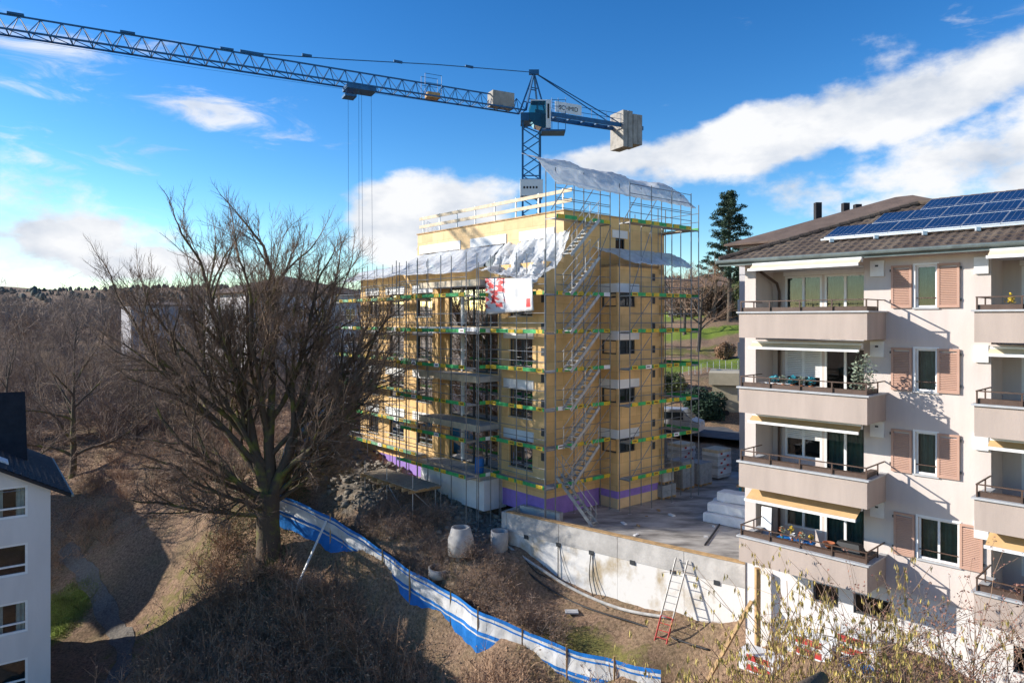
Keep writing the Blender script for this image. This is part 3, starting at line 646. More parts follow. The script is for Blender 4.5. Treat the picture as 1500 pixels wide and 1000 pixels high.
for s in (-1, 1):
    for h in (.6, 1.15): rl.tube([cpt(-1.2, s*.8, JZ+h), cpt(-10.3, s*.8, JZ+h)], .025, 5)
    for i in range(6): rl.tube([cpt(-1.2-i*1.8, s*.8, JZ+.2), cpt(-1.2-i*1.8, s*.8, JZ+1.15)], .025, 5)
rl.build('walkway_rail', 'crane_blue', ct)
for i, (a, zt, zb) in enumerate(((-10.6, 1.5, -2.3), (-11.25, 1.5, -2.3), (-11.9, 1.25, -1.9), (-12.5, 1.25, -1.9))):
    w_ = MB(); p0 = cpt(a, -1.0, 0)
    w_.hexa([cpt(a-.28, -1.15, JZ+zb), cpt(a+.28, -1.15, JZ+zb), cpt(a+.28, 1.15, JZ+zb), cpt(a-.28, 1.15, JZ+zb), cpt(a-.28, -1.15, JZ+zt), cpt(a+.28, -1.15, JZ+zt), cpt(a+.28, 1.15, JZ+zt), cpt(a-.28, 1.15, JZ+zt)])
    o = w_.build('counterweight', 'concrete_weight', ct)
ap = MB(); pk = cpt(-.3, 0, 34.7)
for a, b in ((1.0, -.7), (1.0, .7), (-1.2, -.7), (-1.2, .7)): ap.bar(cpt(a, b, JZ), pk, .15)
for t in (.3, .6): ap.bar(cpt(1.0, -.7, JZ).lerp(pk, t), cpt(-1.2, -.7, JZ).lerp(pk, t), .08); ap.bar(cpt(1.0, .7, JZ).lerp(pk, t), cpt(-1.2, .7, JZ).lerp(pk, t), .08)
ap.bar(pk+Vector((-.5, 0, 0)), pk+Vector((.5, 0, 0)), .35, .45); ap.build('tower_head', 'crane_blue', ct)
MB().tube([pk, cpt(10, 0, 33.75), cpt(19, 0, 32.7), cpt(25.5, 0, JZ+hh+.2)], .045, 5).build('tie_bar', 'crane_blue', ct)
for s in (-.5, .5): MB().tube([pk, cpt(-10.2, s, JZ+.3)], .06, 5).build('tie_bar', 'crane_blue', ct)
for a in (7, 14, 22): q = pk.lerp(cpt(25.5, 0, JZ+hh+.2), a/25.8); q.z += .12; MB().bar(q-CJ*.4, q+CJ*.4, .16, .2).build('tie_joint', 'crane_blue', ct)
cab = MB(); FC = Frame((CB.x, CB.y), (1, 0), (0, -1))
cab = empty('crane_cab', FC(1.2, 1.4, 29.0), 'white crane operator cab with curved green glass front', 'crane cab')
cab.parent = ct; cab.location = Vector((1.2, -1.4, 29.0-ct.location.z))
for k in ('label', 'category'): del cab[k]
c0 = Vector((CB.x+1.2, CB.y-1.4, 29.0))
prof = [(-1.0, 2.2), (-1.3, 1.4), (-1.25, .6), (-.8, -.1), (0, -.35), (.75, -.3), (.75, 2.2)]
def cabsec(y): return [(c0.x-.2+px, c0.y+y, c0.z+pz) for px, pz in prof]
m = MB(); A = cabsec(-.75); B = cabsec(.75); k = len(prof); m.v = A+B
m.f = [tuple(range(k))[::-1], tuple(range(k, 2*k))]+[(i, (i+1) % k, k+(i+1) % k, k+i) for i in range(k)]
m.build('cab_shell', 'glass_green', cab)
MB().box(c0.x+.15, c0.x+.62, c0.y-.78, c0.y+.78, c0.z-.4, c0.z+2.3).build('cab_back', 'cab_white', cab)
MB().box(c0.x-1.3, c0.x+.1, c0.y-.7, c0.y+.7, c0.z+2.21, c0.z+2.32).build('cab_roof', 'cab_white', cab)
MB().box(c0.x+.28, c0.x+.46, c0.y-.80, c0.y-.781, c0.z+.5, c0.z+1.9).build('cab_lettering', 'black', cab)
MB().box(c0.x-.3, c0.x+.2, c0.y-.3, c0.y+.3, c0.z-.2, c0.z+1.1).build('operator_seat', 'black', cab)
pf = MB(); pf.box(c0.x-.3, c0.x+2.0, c0.y-1.0, c0.y+.9, c0.z-.75, c0.z-.6)
for x in (.7, 1.3, 2.0):
    pf.tube([(c0.x+x, c0.y-1.0, c0.z-.6), (c0.x+x, c0.y-1.0, c0.z+2.4)], .03, 5)
for h in (.5, 1.1, 1.8, 2.4): pf.tube([(c0.x+.7, c0.y-1.0, c0.z+h-.2), (c0.x+2.0, c0.y-1.0, c0.z+h-.2)], .03, 5)
pf.build('cab_platform', 'crane_blue', ct)
MB().hexa([cpt(2.2, -.6, JZ+.1), cpt(4.5, -.6, JZ+.1), cpt(4.5, .6, JZ+.1), cpt(2.2, .6, JZ+.1), cpt(2.2, -.6, JZ+1.5), cpt(4.5, -.6, JZ+1.5), cpt(4.5, .6, JZ+1.5), cpt(2.2, .6, JZ+1.5)]).build('winch_cover', 'concrete_weight', ct)
ban = MB().hexa([*[cpt(a, b, JZ+h) for h in (.25, 1.3) for a, b in ((-2.2, .88), (-5.3, .88), (-5.3, .92), (-2.2, .92))]])
bo = ban.build('name_board', 'cab_white', ct)
tx = bpy.data.curves.new('name_lettering', 'FONT'); tx.body = 'SCHMID'; tx.size = .62; tx.extrude = .006; tx.align_x = 'CENTER'
tmp = bpy.data.objects.new('tmp', tx); COL.objects.link(tmp); bpy.context.view_layer.update(); tme = bpy.data.meshes.new_from_object(tmp.evaluated_get(bpy.context.evaluated_depsgraph_get())); bpy.data.objects.remove(tmp); tme.materials.clear(); tme.materials.append(M['black'])
to = bpy.data.objects.new('name_lettering', tme); COL.objects.link(to); to.parent = bo
side = CN if CN.y < 0 else -CN
q = CB-CJ*3.75+side*.935-ct.location; ban_side = side
to.location = (q.x, q.y, JZ+.55-ct.location.z)
to.rotation_euler = (R_(90), 0, math.atan2(-CJ.y, -CJ.x))
# trolley, hook ropes, walkway workman platform
tr = MB()
tr.hexa([cpt(15.9, -.8, JZ-.45), cpt(18.5, -.8, JZ-.45), cpt(18.5, .8, JZ-.45), cpt(15.9, .8, JZ-.45), cpt(15.9, -.8, JZ-.1), cpt(18.5, -.8, JZ-.1), cpt(18.5, .8, JZ-.1), cpt(15.9, .8, JZ-.1)])
tr.hexa([cpt(17.6, -.6, JZ-1.1), cpt(18.6, -.6, JZ-1.1), cpt(18.6, .6, JZ-1.1), cpt(17.6, .6, JZ-1.1), cpt(17.6, -.6, JZ-.9), cpt(18.6, -.6, JZ-.9), cpt(18.6, .6, JZ-.9), cpt(17.6, .6, JZ-.9)])
tr.bar(cpt(17.7, -.5, JZ-1), cpt(17.7, -.5, JZ-.2), .06); tr.bar(cpt(18.5, .5, JZ-1), cpt(18.5, .5, JZ-.2), .06)
tr.build('trolley', 'crane_blue', ct)
for a, b in ((16.0, -.5), (16.9, -.4), (17.4, .5), (18.3, .4)): MB().tube([cpt(a, b, JZ-.4), cpt(a-.1, b*.6, 9)], .016, 4).build('hoist_rope', 'crane_blue', ct)
MB().bar(cpt(16.0, 0, 8.5), cpt(18.3, 0, 8.5), .5, .6).build('hook_block', 'black', ct)
mt = MB(); mt.bar(cpt(9.9, .3, JZ+.1), cpt(11.1, .3, JZ+.1), .8, .5); mt.build('trolley_motor', 'timber', ct)
mt = MB()
for a in (9.7, 11.3):
    for b in (-.5, .5): mt.tube([cpt(a, b, JZ+.2), cpt(a, b, JZ+2.0)], .025, 5)
for h in (1.2, 2.0): mt.tube([cpt(9.7, -.5, JZ+h), cpt(11.3, -.5, JZ+h)], .025, 5); mt.tube([cpt(9.7, .5, JZ+h), cpt(11.3, .5, JZ+h)], .025, 5)
mt.build('jib_basket', 'crane_blue', ct)
MB().tube([cpt(3, 0, JZ-.25), cpt(30, 0, JZ-.5), cpt(58, 0, JZ-.2)], .012, 4).build('trolley_rope', 'crane_blue', ct)
# ------------------------------------------------------------------ apartment house on the right
hs_ = empty('apartment_house', FH(0, 0, -1), 'pale rendered apartment house with brown shutters, balconies and solar roof', 'house')
HF = [9.55, 6.85, 4.17, 1.47]
LOG = [(.44, 4.37), (8.05, 12.1)]
winH = [(5.97, 6.58, f+1.15, f+2.5) for f in HF[:3]]+[(6.05, 7.2, HF[3]+1.13, HF[3]+2.47)]
holes = [(a, b, f, f+2.62) for f in HF for a, b in LOG]
win_holes = winH+[(13.6, 14.6, f+1.15, f+2.5) for f in HF]
mb = MB()
wall_sheet(mb, FH, 0, 16, 1.35, 12.42, holes+win_holes, depth=.2)
mb.quad(FH(0, 0, -1.6), FH(0, -9.3, -1.6), FH(0, -9.3, 12.42), FH(0, 0, 12.42)); mb.quad(FH(0, -9.3, -1.6), FH(16, -9.3, -1.6), FH(16, -9.3, 12.42), FH(0, -9.3, 12.42)); mb.quad(FH(16, 0, -1.6), FH(16, -9.3, -1.6), FH(16, -9.3, 12.42), FH(16, 0, 12.42))
for f in HF:
    for a, b in LOG:
        for u in (a, b): mb.quad(FH(u, -.19, f), FH(u, -1.4, f), FH(u, -1.4, f+2.62), FH(u, -.19, f+2.62))
mb.build('wall', 'render_white', hs_)
bw = wall_sheet(MB(), FH, 0, 16, -2.2, 1.35, [(2.6, 3.5, .2, .9), (4.0, 5.2, .2, .9), (8.6, 9.8, -.2, .6)], v=-.06, depth=.2); bw.build('basement_wall', 'render_grey', hs_)
for r in ((2.6, 3.5, .2, .9), (4.0, 5.2, .2, .9), (8.6, 9.8, -.2, .6)): window(FH, r, hs_, v=-.06, depth=.2, fm='dark_frame', name='basement_window')
FHL = Frame(FH.o, FH.u, FH.n)
def loggia(f, a, b, kind):
    z1 = f+2.62
    # back wall of the loggia with its glazing
    g0 = a+.50; g1_ = b-.42; hz = [(g0, g0+1.42, f+.85 if kind in ('blind', 'halfblind', 'low') else f+.12, f+2.42), (g0+1.52, g1_, f+.06, f+2.42)]
    wb = wall_sheet(MB(), FH, a, b, f, z1, hz, v=-1.4, depth=.12); wb.build('loggia_wall', 'render_white', hs_)
    fl = MB(); fl.quad(FH(a, 0, f+.01), FH(b, 0, f+.01), FH(b, -1.4, f+.01), FH(a, -1.4, f+.01)); fl.build('loggia_floor', 'coping', hs_)
    cl = MB(); cl.quad(FH(a, -.19, z1-.005), FH(a, -1.4, z1-.005), FH(b, -1.4, z1-.005), FH(b, -.19, z1-.005)); cl.build('loggia_ceiling', 'white_frame', hs_)
    for i, r in enumerate(hz):
        cur = {'curtains': 'curtain_green', 'low': 'curtain_green'}.get(kind) or ('curtain_green' if i == 1 else None)
        if kind == 'blind' and i == 1: cur = None
        o = window(FH, r, hs_, v=-1.4, depth=.12, fm='white_frame', splits=[(r[0]+r[1])/2], curt=cur, w=.075, name='glazed_door' if i else 'window')
        if kind == 'blind' and i == 0 or kind == 'halfblind' and i == 0:
            zb = r[2]+.42 if kind == 'blind' else r[2]+.72
            n = int((r[3]-zb)/.07)
            s = MB()
            for k in range(n):
                z = zb+k*.07; s.hexa([FH(r[0]+.04, -1.395, z), FH(r[1]-.04, -1.395, z), FH(r[1]-.04, -1.43, z+.02), FH(r[0]+.04, -1.43, z+.02), FH(r[0]+.04, -1.39, z+.052 if kind == 'halfblind' else z+.03), FH(r[1]-.04, -1.39, z+.052 if kind == 'halfblind' else z+.03), FH(r[1]-.04, -1.42, z+.06), FH(r[0]+.04, -1.42, z+.06)])
            s.build('blind', 'white_frame', o)
    t = MB(); t.fb(FH, a+.46, b-.3, -1.398, -1.33, f+2.44, f+2.6); t.build('blind_box', 'white_frame', hs_)
def balcony(f, u0, u1, brown=True):
    z0, z1 = f+.10, f+.98; V = 1.65
    p = MB(); p.fb(FH, u0, u1, V-.12, V, z0, z1); p.fb(FH, u0, u0+.12, .002, V-.12, z0, z1); p.fb(FH, u1-.12, u1, .002, V-.12, z0, z1)
    b = p.build('balcony', 'balcony', hs_)
    MB().fb(FH, u0+.12, u1-.12, .003, V-.12, z0+.002, z0+.16).build('balcony_floor', 'coping', b)
    c = MB(); c.fb(FH, u0-.07, u1+.07, V-.17, V+.07, z1, z1+.055); c.fb(FH, u0-.07, u0+.17, .004, V-.17, z1, z1+.053); c.fb(FH, u1-.17, u1+.07, .004, V-.17, z1, z1+.053)
    c.build('coping', 'coping', b)
    r = MB(); zt = z1+.40
    r.fb(FH, u0+.02, u1-.02, V-.09, V-.05, zt, zt+.035); r.fb(FH, u0+.02, u0+.06, .0, V-.09, zt, zt+.033); r.fb(FH, u1-.06, u1-.02, .0, V-.09, zt, zt+.033)
    n = 4
    for i in range(n+1):
        u = u0+.05+(u1-u0-.1)*i/n; r.fb(FH, u-.02, u+.02, V-.092, V-.052, z1+.05, zt)
    for u in (u0+.022, u1-.058): r.fb(FH, u, u+.036, .6, .64, z1+.05, zt)
    r.build('railing', 'rail_brown', b)
    q = MB(); q.fb(FH, u0+.06, u1-.06, V-.30, V-.10, z1+.058, z1+.20); q.fb(FH, u1-.30, u1-.10, .5, V-.31, z1+.058, z1+.20); q.build('planter_box', 'rail_brown', b)
    return b
KIND = ['curtains', 'blind', 'halfblind', 'low']
for k, f in enumerate(HF):
    loggia(f, .44, 4.37, KIND[k]); balcony(f, .65, 5.07)
    loggia(f, 8.05, 12.1, ['low', 'curtains', 'curtains', 'halfblind'][k]); balcony(f, 8.0, 12.4)
    e = [.22, .15, .2, .55][k]; c = ['awning_pale', 'awning_pale', 'awning', 'awning'][k]
    for u0, u1 in ((.75, 4.6), (8.2, 12.2)):
        zt = f+2.72 if k else f+2.76; zt -= .12 if k else 0
        aw = MB(); v0, v1 = .85, .95+e*.75; za, zb = zt, zt-.10-e*.32
        aw.hexa([FH(u0, v0, za-.02), FH(u1, v0, za-.02), FH(u1, v1, zb-.02), FH(u0, v1, zb-.02), FH(u0, v0, za), FH(u1, v0, za), FH(u1, v1, zb), FH(u0, v1, zb)])
        a = aw.build('awning', c, hs_); MB().fb(FH, u0-.02, u1+.02, v1+.001, v1+.07, zb-.07, zb+.02).build('front_bar', 'white_frame', a)
        MB().fb(FH, u0, u1, .7, .848, zt-.1, zt+.06).build('cassette', 'white_frame', a)
        for u in (u0+.7, u1-.7): MB().bar(FH(u, .84, zt-.06), FH(u+.5, v1, zb-.04), .04).build('awning_arm', 'white_frame', a)
    MB().fb(FH, 4.60, 5.03, .002, .09, f+2.2, f+2.72).build('vent_box', 'white_frame', hs_)
    MB().fb(FH, 4.76, 4.86, .091, .10, f+2.52, f+2.58).build('vent_slot', 'dark_frame', hs_)
    MB().fb(FH, 7.62, 8.0, .002, .09, f+2.15, f+2.66).build('vent_box', 'white_frame', hs_)
for k, r in enumerate(winH):
    a, b, c, d = r
    o = window(FH, r, hs_, depth=.2, fm='white_frame', splits=[(a+b)/2] if k == 3 else [], curt='curtain_green', w=.055)
    MB().fb(FH, a-.08, b+.08, -.12, .06, c-.06, c-.004).build('sill', 'coping', o); MB().fb(FH, a+.01, b-.01, -.06, -.03, c+.28, c+.31).build('guard_bar', 'rail_brown', o)
    # white painted surround
    s = MB(); s.fb(FH, a-.07, a-.002, .002, .02, c, d+.07); s.fb(FH, b+.002, b+.07, .002, .02, c, d+.07); s.fb(FH, a-.002, b+.002, .002, .02, d+.002, d+.07); s.build('surround', 'white_frame', o)
    for u0, u1 in ((a-.72, a-.1), (b+.03, b+.65)):
        z0, z1 = c-.02, d+.03
        sh = frame_mb(FH, u0, u1, z0, z1, .03, .075, .07).build('shutter', 'shutter', hs_)
        n = int((z1-z0-.14)/.055); sl = MB()
        for i in range(n):
            z = z0+.07+i*.055; sl.hexa([FH(u0+.06, .035, z+.03), FH(u1-.06, .035, z+.03), FH(u1-.06, .066, z), FH(u0+.06, .066, z), FH(u0+.06, .04, z+.05), FH(u1-.06, .04, z+.05), FH(u1-.06, .071, z+.016), FH(u0+.06, .071, z+.016)])
        sl.build('louvres', 'shutter', sh)
        for z in (z0+.2, z1-.2): MB().fb(FH, u1+.002 if u0 > a else u0-.05, u1+.05 if u0 > a else u0-.002, .01, .05, z, z+.08).build('hinge', 'dark_frame', sh)
MB().tube([FH(.55, .45, 12.4), FH(.62, .1, 12.15), FH(.75, -1.1, 11.7), FH(.75, -1.28, 11.4), FH(.75, -1.28, 1.5)], .055, 8).build('downpipe', 'rail_brown', hs_)
# roof with real tile courses
def tile_roof(fr, e0, slope, eave_v, z_e, tmax, umin, umax, course=.34, per=.30):
    mb = MB(); nc = int(tmax/course)
    for i in range(nc):
        t0, t1 = i*course, (i+1)*course+.04
        a0, a1 = umin(t0), umax(t0)
        if a1-a0 < .2: break
        n = max(2, int((a1-a0)/per*4)); base = len(mb.v); jit = random.uniform(-.004, .004)
        for j in range(n+1):
            f = j/n
            for t, l in ((t0, .045), (t1, .012)):
                lo, hi = umin(min(t, tmax)), umax(min(t, tmax)); u = min(max(a0+(a1-a0)*f, lo), max(hi, lo)); w = .022*math.sin(2*math.pi*u/per)+jit+random.uniform(-.003, .003)
                mb.v.append(tuple(fr(u, eave_v-t, z_e+slope*t+l+w)))
            u = mb.v[-2]; mb.v.append((u[0], u[1], u[2]-.05))
        for j in range(n): a = base+3*j; mb.f += [(a, a+3, a+4, a+1), (a+2, a+5, a+3, a)]
    return mb
KS = .40; TM = 5.35
tile_roof(FH, 0, KS, .72, 12.55, TM, lambda t: -.68+t, lambda t: 16.7).build('roof_tiles', 'tile', hs_)['kind'] = 'stuff'
FHE = Frame(FH(-.68, 0, 0), FH.n, -FH.u)     # the hip end: along the flank, rising inwards
tile_roof(FHE, 0, KS, 0, 12.55, TM, lambda t: -10.0+t, lambda t: .72-t).build('roof_tiles', 'tile', hs_)['kind'] = 'stuff'
FHBk = Frame(FH(16, -9.3, 0), -FH.u, -FH.n)
tile_roof(FHBk, 0, KS, .7, 12.55, TM, lambda t: -.7, lambda t: 16.7-t).build('roof_tiles', 'tile', hs_)['kind'] = 'stuff'
zr = 12.55+KS*TM+.06
hp = MB()
def caps(a, b, k):
    a = Vector(a); b = Vector(b)
    for i in range(k):
        p, q = a.lerp(b, i/k), a.lerp(b, (i+1.08)/k); hp.tube([p+Vector((0, 0, .02)), q-Vector((0, 0, .015))], [.10, .12], 8)
caps(FH(-.68, .72, 12.6), FH(-.68+TM, .72-TM, zr), 20); caps(FH(-.68+TM, .72-TM, zr), FH(16.6, .72-TM, zr), 34)
hp.build('ridge_tiles', 'tile', hs_)['kind'] = 'stuff'
sf = MB(); sf.fb(FH, -.66, 16.6, -9.9, .68, 12.42, 12.52); sf.build('soffit', 'white_frame', hs_)
MB().fb(FH, -.70, 16.6, .681, .72, 12.34, 12.56).build('fascia', 'gutter', hs_)
gt = MB(); gt.tube([FH(-.75, .79, 12.5), FH(16.6, .79, 12.5)], .075, 8); gt.tube([FH(-.75, .79, 12.5), FH(-.75, -9.9, 12.5)], .075, 8); gt.build('gutter', 'gutter', hs_)
# solar array
sa = empty('solar_array', FH(3, -.6, 13.0), 'blue solar panels in three stepped rows on the tiled roof', 'solar panels')
cs = math.hypot(1, KS)
def rp(u, t, h): return FH(u, .72-t, 12.55+KS*t+.05+h)
for r in range(3):
    n = 13-r
    for i in range(n):
        u0 = 2.78+1.2*r+i*1.08; t0 = 1.30+r*1.27; u1 = u0+1.066; t1 = t0+1.24
        fm = MB()
        fm.hexa([rp(u0, t0, .12), rp(u1, t0, .12), rp(u1, t1, .12), rp(u0, t1, .12), rp(u0, t0, .155), rp(u1, t0, .155), rp(u1, t1, .155), rp(u0, t1, .155)])
        o = fm.build('panel', 'alu', sa)
        c = MB(); e = .018; c.hexa([rp(u0+e, t0+e, .156), rp(u1-e, t0+e, .156), rp(u1-e, t1-e, .156), rp(u0+e, t1-e, .156), rp(u0+e, t0+e, .160), rp(u1-e, t0+e, .160), rp(u1-e, t1-e, .160), rp(u0+e, t1-e, .160)])
        co = c.build('cells', 'solar', o)
        if r < 3 and u0 < 10:
            g = MB()
            for k in range(1, 6): uu = u0+e+(1.05-2*e)*k/6; g.bar(rp(uu, t0+e, .1605), rp(uu, t1-e, .1605), .006, .002)
            for k in range(1, 2): tt = t0+e+(1.24-2*e)*k/8; g.bar(rp(u0+e, tt, .1605), rp(u1-e, tt, .1605), .008, .002)
            g.build('grid_lines', 'alu', o)
for t in (1.22,):
    MB().bar(rp(2.7, t, .10), rp(16.5, t, .10), .04, .06).build('mount_rail', 'alu', sa)
    for i in range(9): MB().bar(rp(3.1+i*1.5, t-.05, .0), rp(3.1+i*1.5, t-.05, .12), .08, .14).build('roof_hook', 'alu', sa)
# things on the balconies
def pot_plant(name, loc, h, r, mleaf, label, cat='potted plant', pot='terracotta', n=160, leaf=.07, stem=True):
    root = empty(name, loc, label, cat); MB().lathe(loc, [(0, 0), (.13*r/.35, 0), (.17*r/.35, .3*r/.35), (.14*r/.35, .3*r/.35), (0, .26*r/.35)], 12).build('pot', pot, root)
    z = loc[2]+.25*r/.35; m = MB(); m.tube([(loc[0], loc[1], z), (loc[0]+.02, loc[1], z+h*.6)], [.02, .012], 5)
    f = MB()
    for i in range(n):
        a = random.random()*6.28; e = random.uniform(-1, 1); q = random.random()**.4; c = Vector((loc[0]+r*q*math.cos(a)*math.sqrt(1-e*e), loc[1]+r*q*math.sin(a)*math.sqrt(1-e*e), z+h*.62+e*q*h*.45))
        x = Vector((random.uniform(-1, 1), random.uniform(-1, 1), random.uniform(-1, 1))).normalized()*leaf; y = x.orthogonal().normalized()*leaf*.4
        f.quad(c-x, c+y, c+x, c-y)
        if i % 8 == 0: m.tube([(loc[0]+.01, loc[1], z+h*.4), c], [.008, .004], 3)
    m.build('stem', 'bark', root); f.build('foliage', mleaf, root); return root
defm('olive', (.20, .24, .17), .7, .3, 2)
pot_plant('potted_olive_tree', FH(4.75, 1.15, HF[1]+.26), 1.75, .42, 'olive', 'grey green potted olive tree on the second highest balcony', n=300, leaf=.075)
for i in range(5): pot_plant('balcony_plant', FH(1.9+i*.32, 1.42, HF[1]+1.06), .32, .17, 'olive' if i % 2 else 'teal', 'small grey green plants in the balcony planter', n=60, leaf=.06)['group'] = 'plants in the balcony planter'
pot_plant('flower_pot', FH(8.75, 1.1, HF[0]+.95), .42, .16, 'yellow_plate', 'pot with yellow flower on the topmost balcony of the second row', n=40, leaf=.07)
pot_plant('flower_pot', FH(9.0, 1.4, HF[3]+1.05), .3, .14, 'bud_red', 'terracotta pot with dry flowers on the lowest balcony railing', n=50, leaf=.05)
pot_plant('flower_pot', FH(9.6, 1.4, HF[3]+1.05), .36, .14, 'terracotta', 'terracotta pot with reddish plant on the lowest balcony railing', n=50, leaf=.05)
bb = empty('gas_grill', FH(4.3, 1.1, HF[3]+.26), 'black covered gas grill with an orange bowl on the lowest balcony', 'grill')
def fpt(u, v, z): return FH(4.3+u, 1.05+v, HF[3]+.26+z)
m = MB(); 
for sx in (-.3, .3):
    for sy in (-.2, .2): m.tube([fpt(sx, sy, 0), fpt(sx, sy, .7)], .025, 5)
m.build('leg', 'black', bb); m = MB(); m.hexa([fpt(-.5, -.28, .7), fpt(.5, -.28, .7), fpt(.5, .28, .7), fpt(-.5, .28, .7), fpt(-.5, -.28, .95), fpt(.5, -.28, .95), fpt(.5, .28, .95), fpt(-.5, .28, .95)]); m.build('firebox', 'black', bb)
m = MB(); m.hexa([fpt(-.42, -.26, .951), fpt(.42, -.26, .951), fpt(.42, .26, .951), fpt(-.42, .26, .951), fpt(-.34, -.14, 1.2), fpt(.34, -.14, 1.2), fpt(.34, .14, 1.2), fpt(-.34, .14, 1.2)]); m.build('lid', 'black', bb)
bl = MB(); c_ = fpt(-.55, .30, 1.0); bl.lathe(c_, [(0, 0), (.12, 0), (.2, .14), (.18, .14), (.1, .02), (0, .02)], 14); tag(bl.build('bowl', 'terracotta', None, True), 'orange bowl standing beside the black grill', 'bowl')
tb = empty('balcony_table', FH(2.2, .7, HF[3]+.26), 'small blue balcony table laden with flower pots', 'table')
m = MB(); m.fb(FH, 1.6, 2.9, .35, 1.0, HF[3]+.95, HF[3]+.98); m.build('table_top', 'tarp_blue', tb); m = MB()
for u in (1.7, 2.8):
    for v in (.42, .93): m.tube([FH(u, v, HF[3]+.26), FH(u, v, HF[3]+.95)], .02, 5)
m.build('leg', 'black', tb)
for i in range(7): pot_plant('flower_pot', FH(1.7+i*.18, .5+.3*(i % 2), HF[3]+.985), random.uniform(.2, .4), .10, ['terracotta', 'olive', 'yellow_plate', 'white_frame'][i % 4], 'little flower pot on the blue balcony table', pot=['terracotta', 'teal', 'white_frame'][i % 3], n=36, leaf=.05)['group'] = 'pots on the balcony table'
bd = MB(); bd.hexa([FH(.75, .2, HF[3]+.27), FH(1.15, .2, HF[3]+.27), FH(1.15, .24, HF[3]+.27), FH(.75, .24, HF[3]+.27), FH(.62, -.15, HF[3]+1.75), FH(1.02, -.15, HF[3]+1.75), FH(1.02, -.11, HF[3]+1.75), FH(.62, -.11, HF[3]+1.75)]); tag(bd.build('board', 'white_frame'), 'white board leaning in the lowest loggia', 'board')
dr = MB()
for a, b in (((1.0, .4, 1.12), (2.0, 1.0, 1.12)), ((1.0, 1.0, 1.12), (2.0, .4, 1.12)), ((1.0, .4, 1.12), (1.9, .4, .27)), ((1.9, .4, 1.12), (1.0, .4, .27)), ((1.0, 1., 1.12), (1.9, 1., .27)), ((1.9, 1., 1.12), (1.0, 1., .27)), ((1, .4, 1.12), (2, .4, 1.12)), ((1, 1, 1.12), (2, 1, 1.12)), ((1, .4, 1.12), (1, 1, 1.12)), ((2, .4, 1.12), (2, 1, 1.12))): dr.tube([FH(a[0], a[1], HF[1]+a[2]), FH(b[0], b[1], HF[1]+b[2])], .012, 5)
tag(dr.build('drying_rack', 'white_frame'), 'white folding drying rack on the second highest balcony', 'drying rack')
# ------------------------------------------------------------------ house behind it
def hip_house(name, o, u, n, wu, wv, zb, ze, rise, mw_, mr_, label, over=.7, wins=(), band=None):
    fr = Frame(o, u, n); h = empty(name, fr(0, 0, zb), label, 'house')
    m = MB(); hz = [w_ for w_ in wins if w_[0] == 0]; h2 = [w_ for w_ in wins if w_[0] == 1]
    wall_sheet(m, fr, 0, wu, zb, ze, [w_[1:] for w_ in hz], depth=.15)
    fs = Frame(fr(0, 0, 0), -fr.n, -fr.u); wall_sheet(m, fs, 0, wv, zb, ze, [w_[1:] for w_ in h2], depth=.15)
    m.quad(fr(0, -wv, zb), fr(wu, -wv, zb), fr(wu, -wv, ze), fr(0, -wv, ze)); m.quad(fr(wu, 0, zb), fr(wu, -wv, zb), fr(wu, -wv, ze), fr(wu, 0, ze)); m.build('wall', mw_, h)
    for f_, lst in ((fr, hz), (fs, h2)):
        for w_ in lst: window(f_, w_[1:], h, depth=.15, fm='white_frame', w=.09, room=True, splits=[(w_[1]+w_[2])/2])
    a = over; rr = min(wu, wv)/2+a; k = rise/rr; r = MB()
    e = [fr(-a, a, ze), fr(wu+a, a, ze), fr(wu+a, -wv-a, ze), fr(-a, -wv-a, ze)]
    if wu > wv: t = [fr(-a+rr, -wv/2, ze+rise), fr(wu+a-rr, -wv/2, ze+rise)]
    else: t = [fr(wu/2, a-rr, ze+rise), fr(wu/2, -wv-a+rr, ze+rise)]
    lift = Vector((0, 0, .12)); r.v = [tuple(q+lift) for q in e]+[tuple(q+lift) for q in t]+[tuple(q) for q in e]
    r.f = ([(0, 1, 5, 4), (1, 2, 5), (2, 3, 4, 5), (3, 0, 4)] if wu > wv else [(0, 1, 4), (1, 2, 5, 4), (2, 3, 5), (3, 0, 4, 5)])+[(0, 6, 7, 1), (1, 7, 8, 2), (2, 8, 9, 3), (3, 9, 6, 0), (6, 9, 8, 7)]
    ro = r.build('roof', mr_, h)
    if band: MB().fb(fr, .3, wu-.3, .003, .06, ze-.75, ze-.2).build('wall_band', band, h)
    return h, fr, ro
bh, fb_, ro = hip_house('apartment_house', (14.6, 45.6), (.69, -.724), (-.724, -.69), 15, 14, 0, 15.0, 3.0, 'house_far', 'roof_far', 'apartment house with broad dark roof and orange band behind the solar roof', band='orange_wall', wins=[(1, 1.0, 2.6, 11.2, 12.8), (1, 1.0, 2.6, 8.4, 10), (1, 1.0, 2.6, 5.6, 7.2)])
for dx, dy, h_ in ((2.3, -6.4, .9), (3.9, -7.0, .75), (4.6, -7.2, .6)):
    q = fb_(dx, dy, 17.0); MB().box(q.x-.2, q.x+.2, q.y-.2, q.y+.2, 16.4, 17.35+h_).build('chimney', 'tile_dark', ro)
for f in (5.0, 7.8, 10.6): MB().fb(Frame(fb_(0, 0, 0), -fb_.n, -fb_.u), .6, 4.5, .003, .45, f, f+1.0).build('balcony', 'white_board', bh)
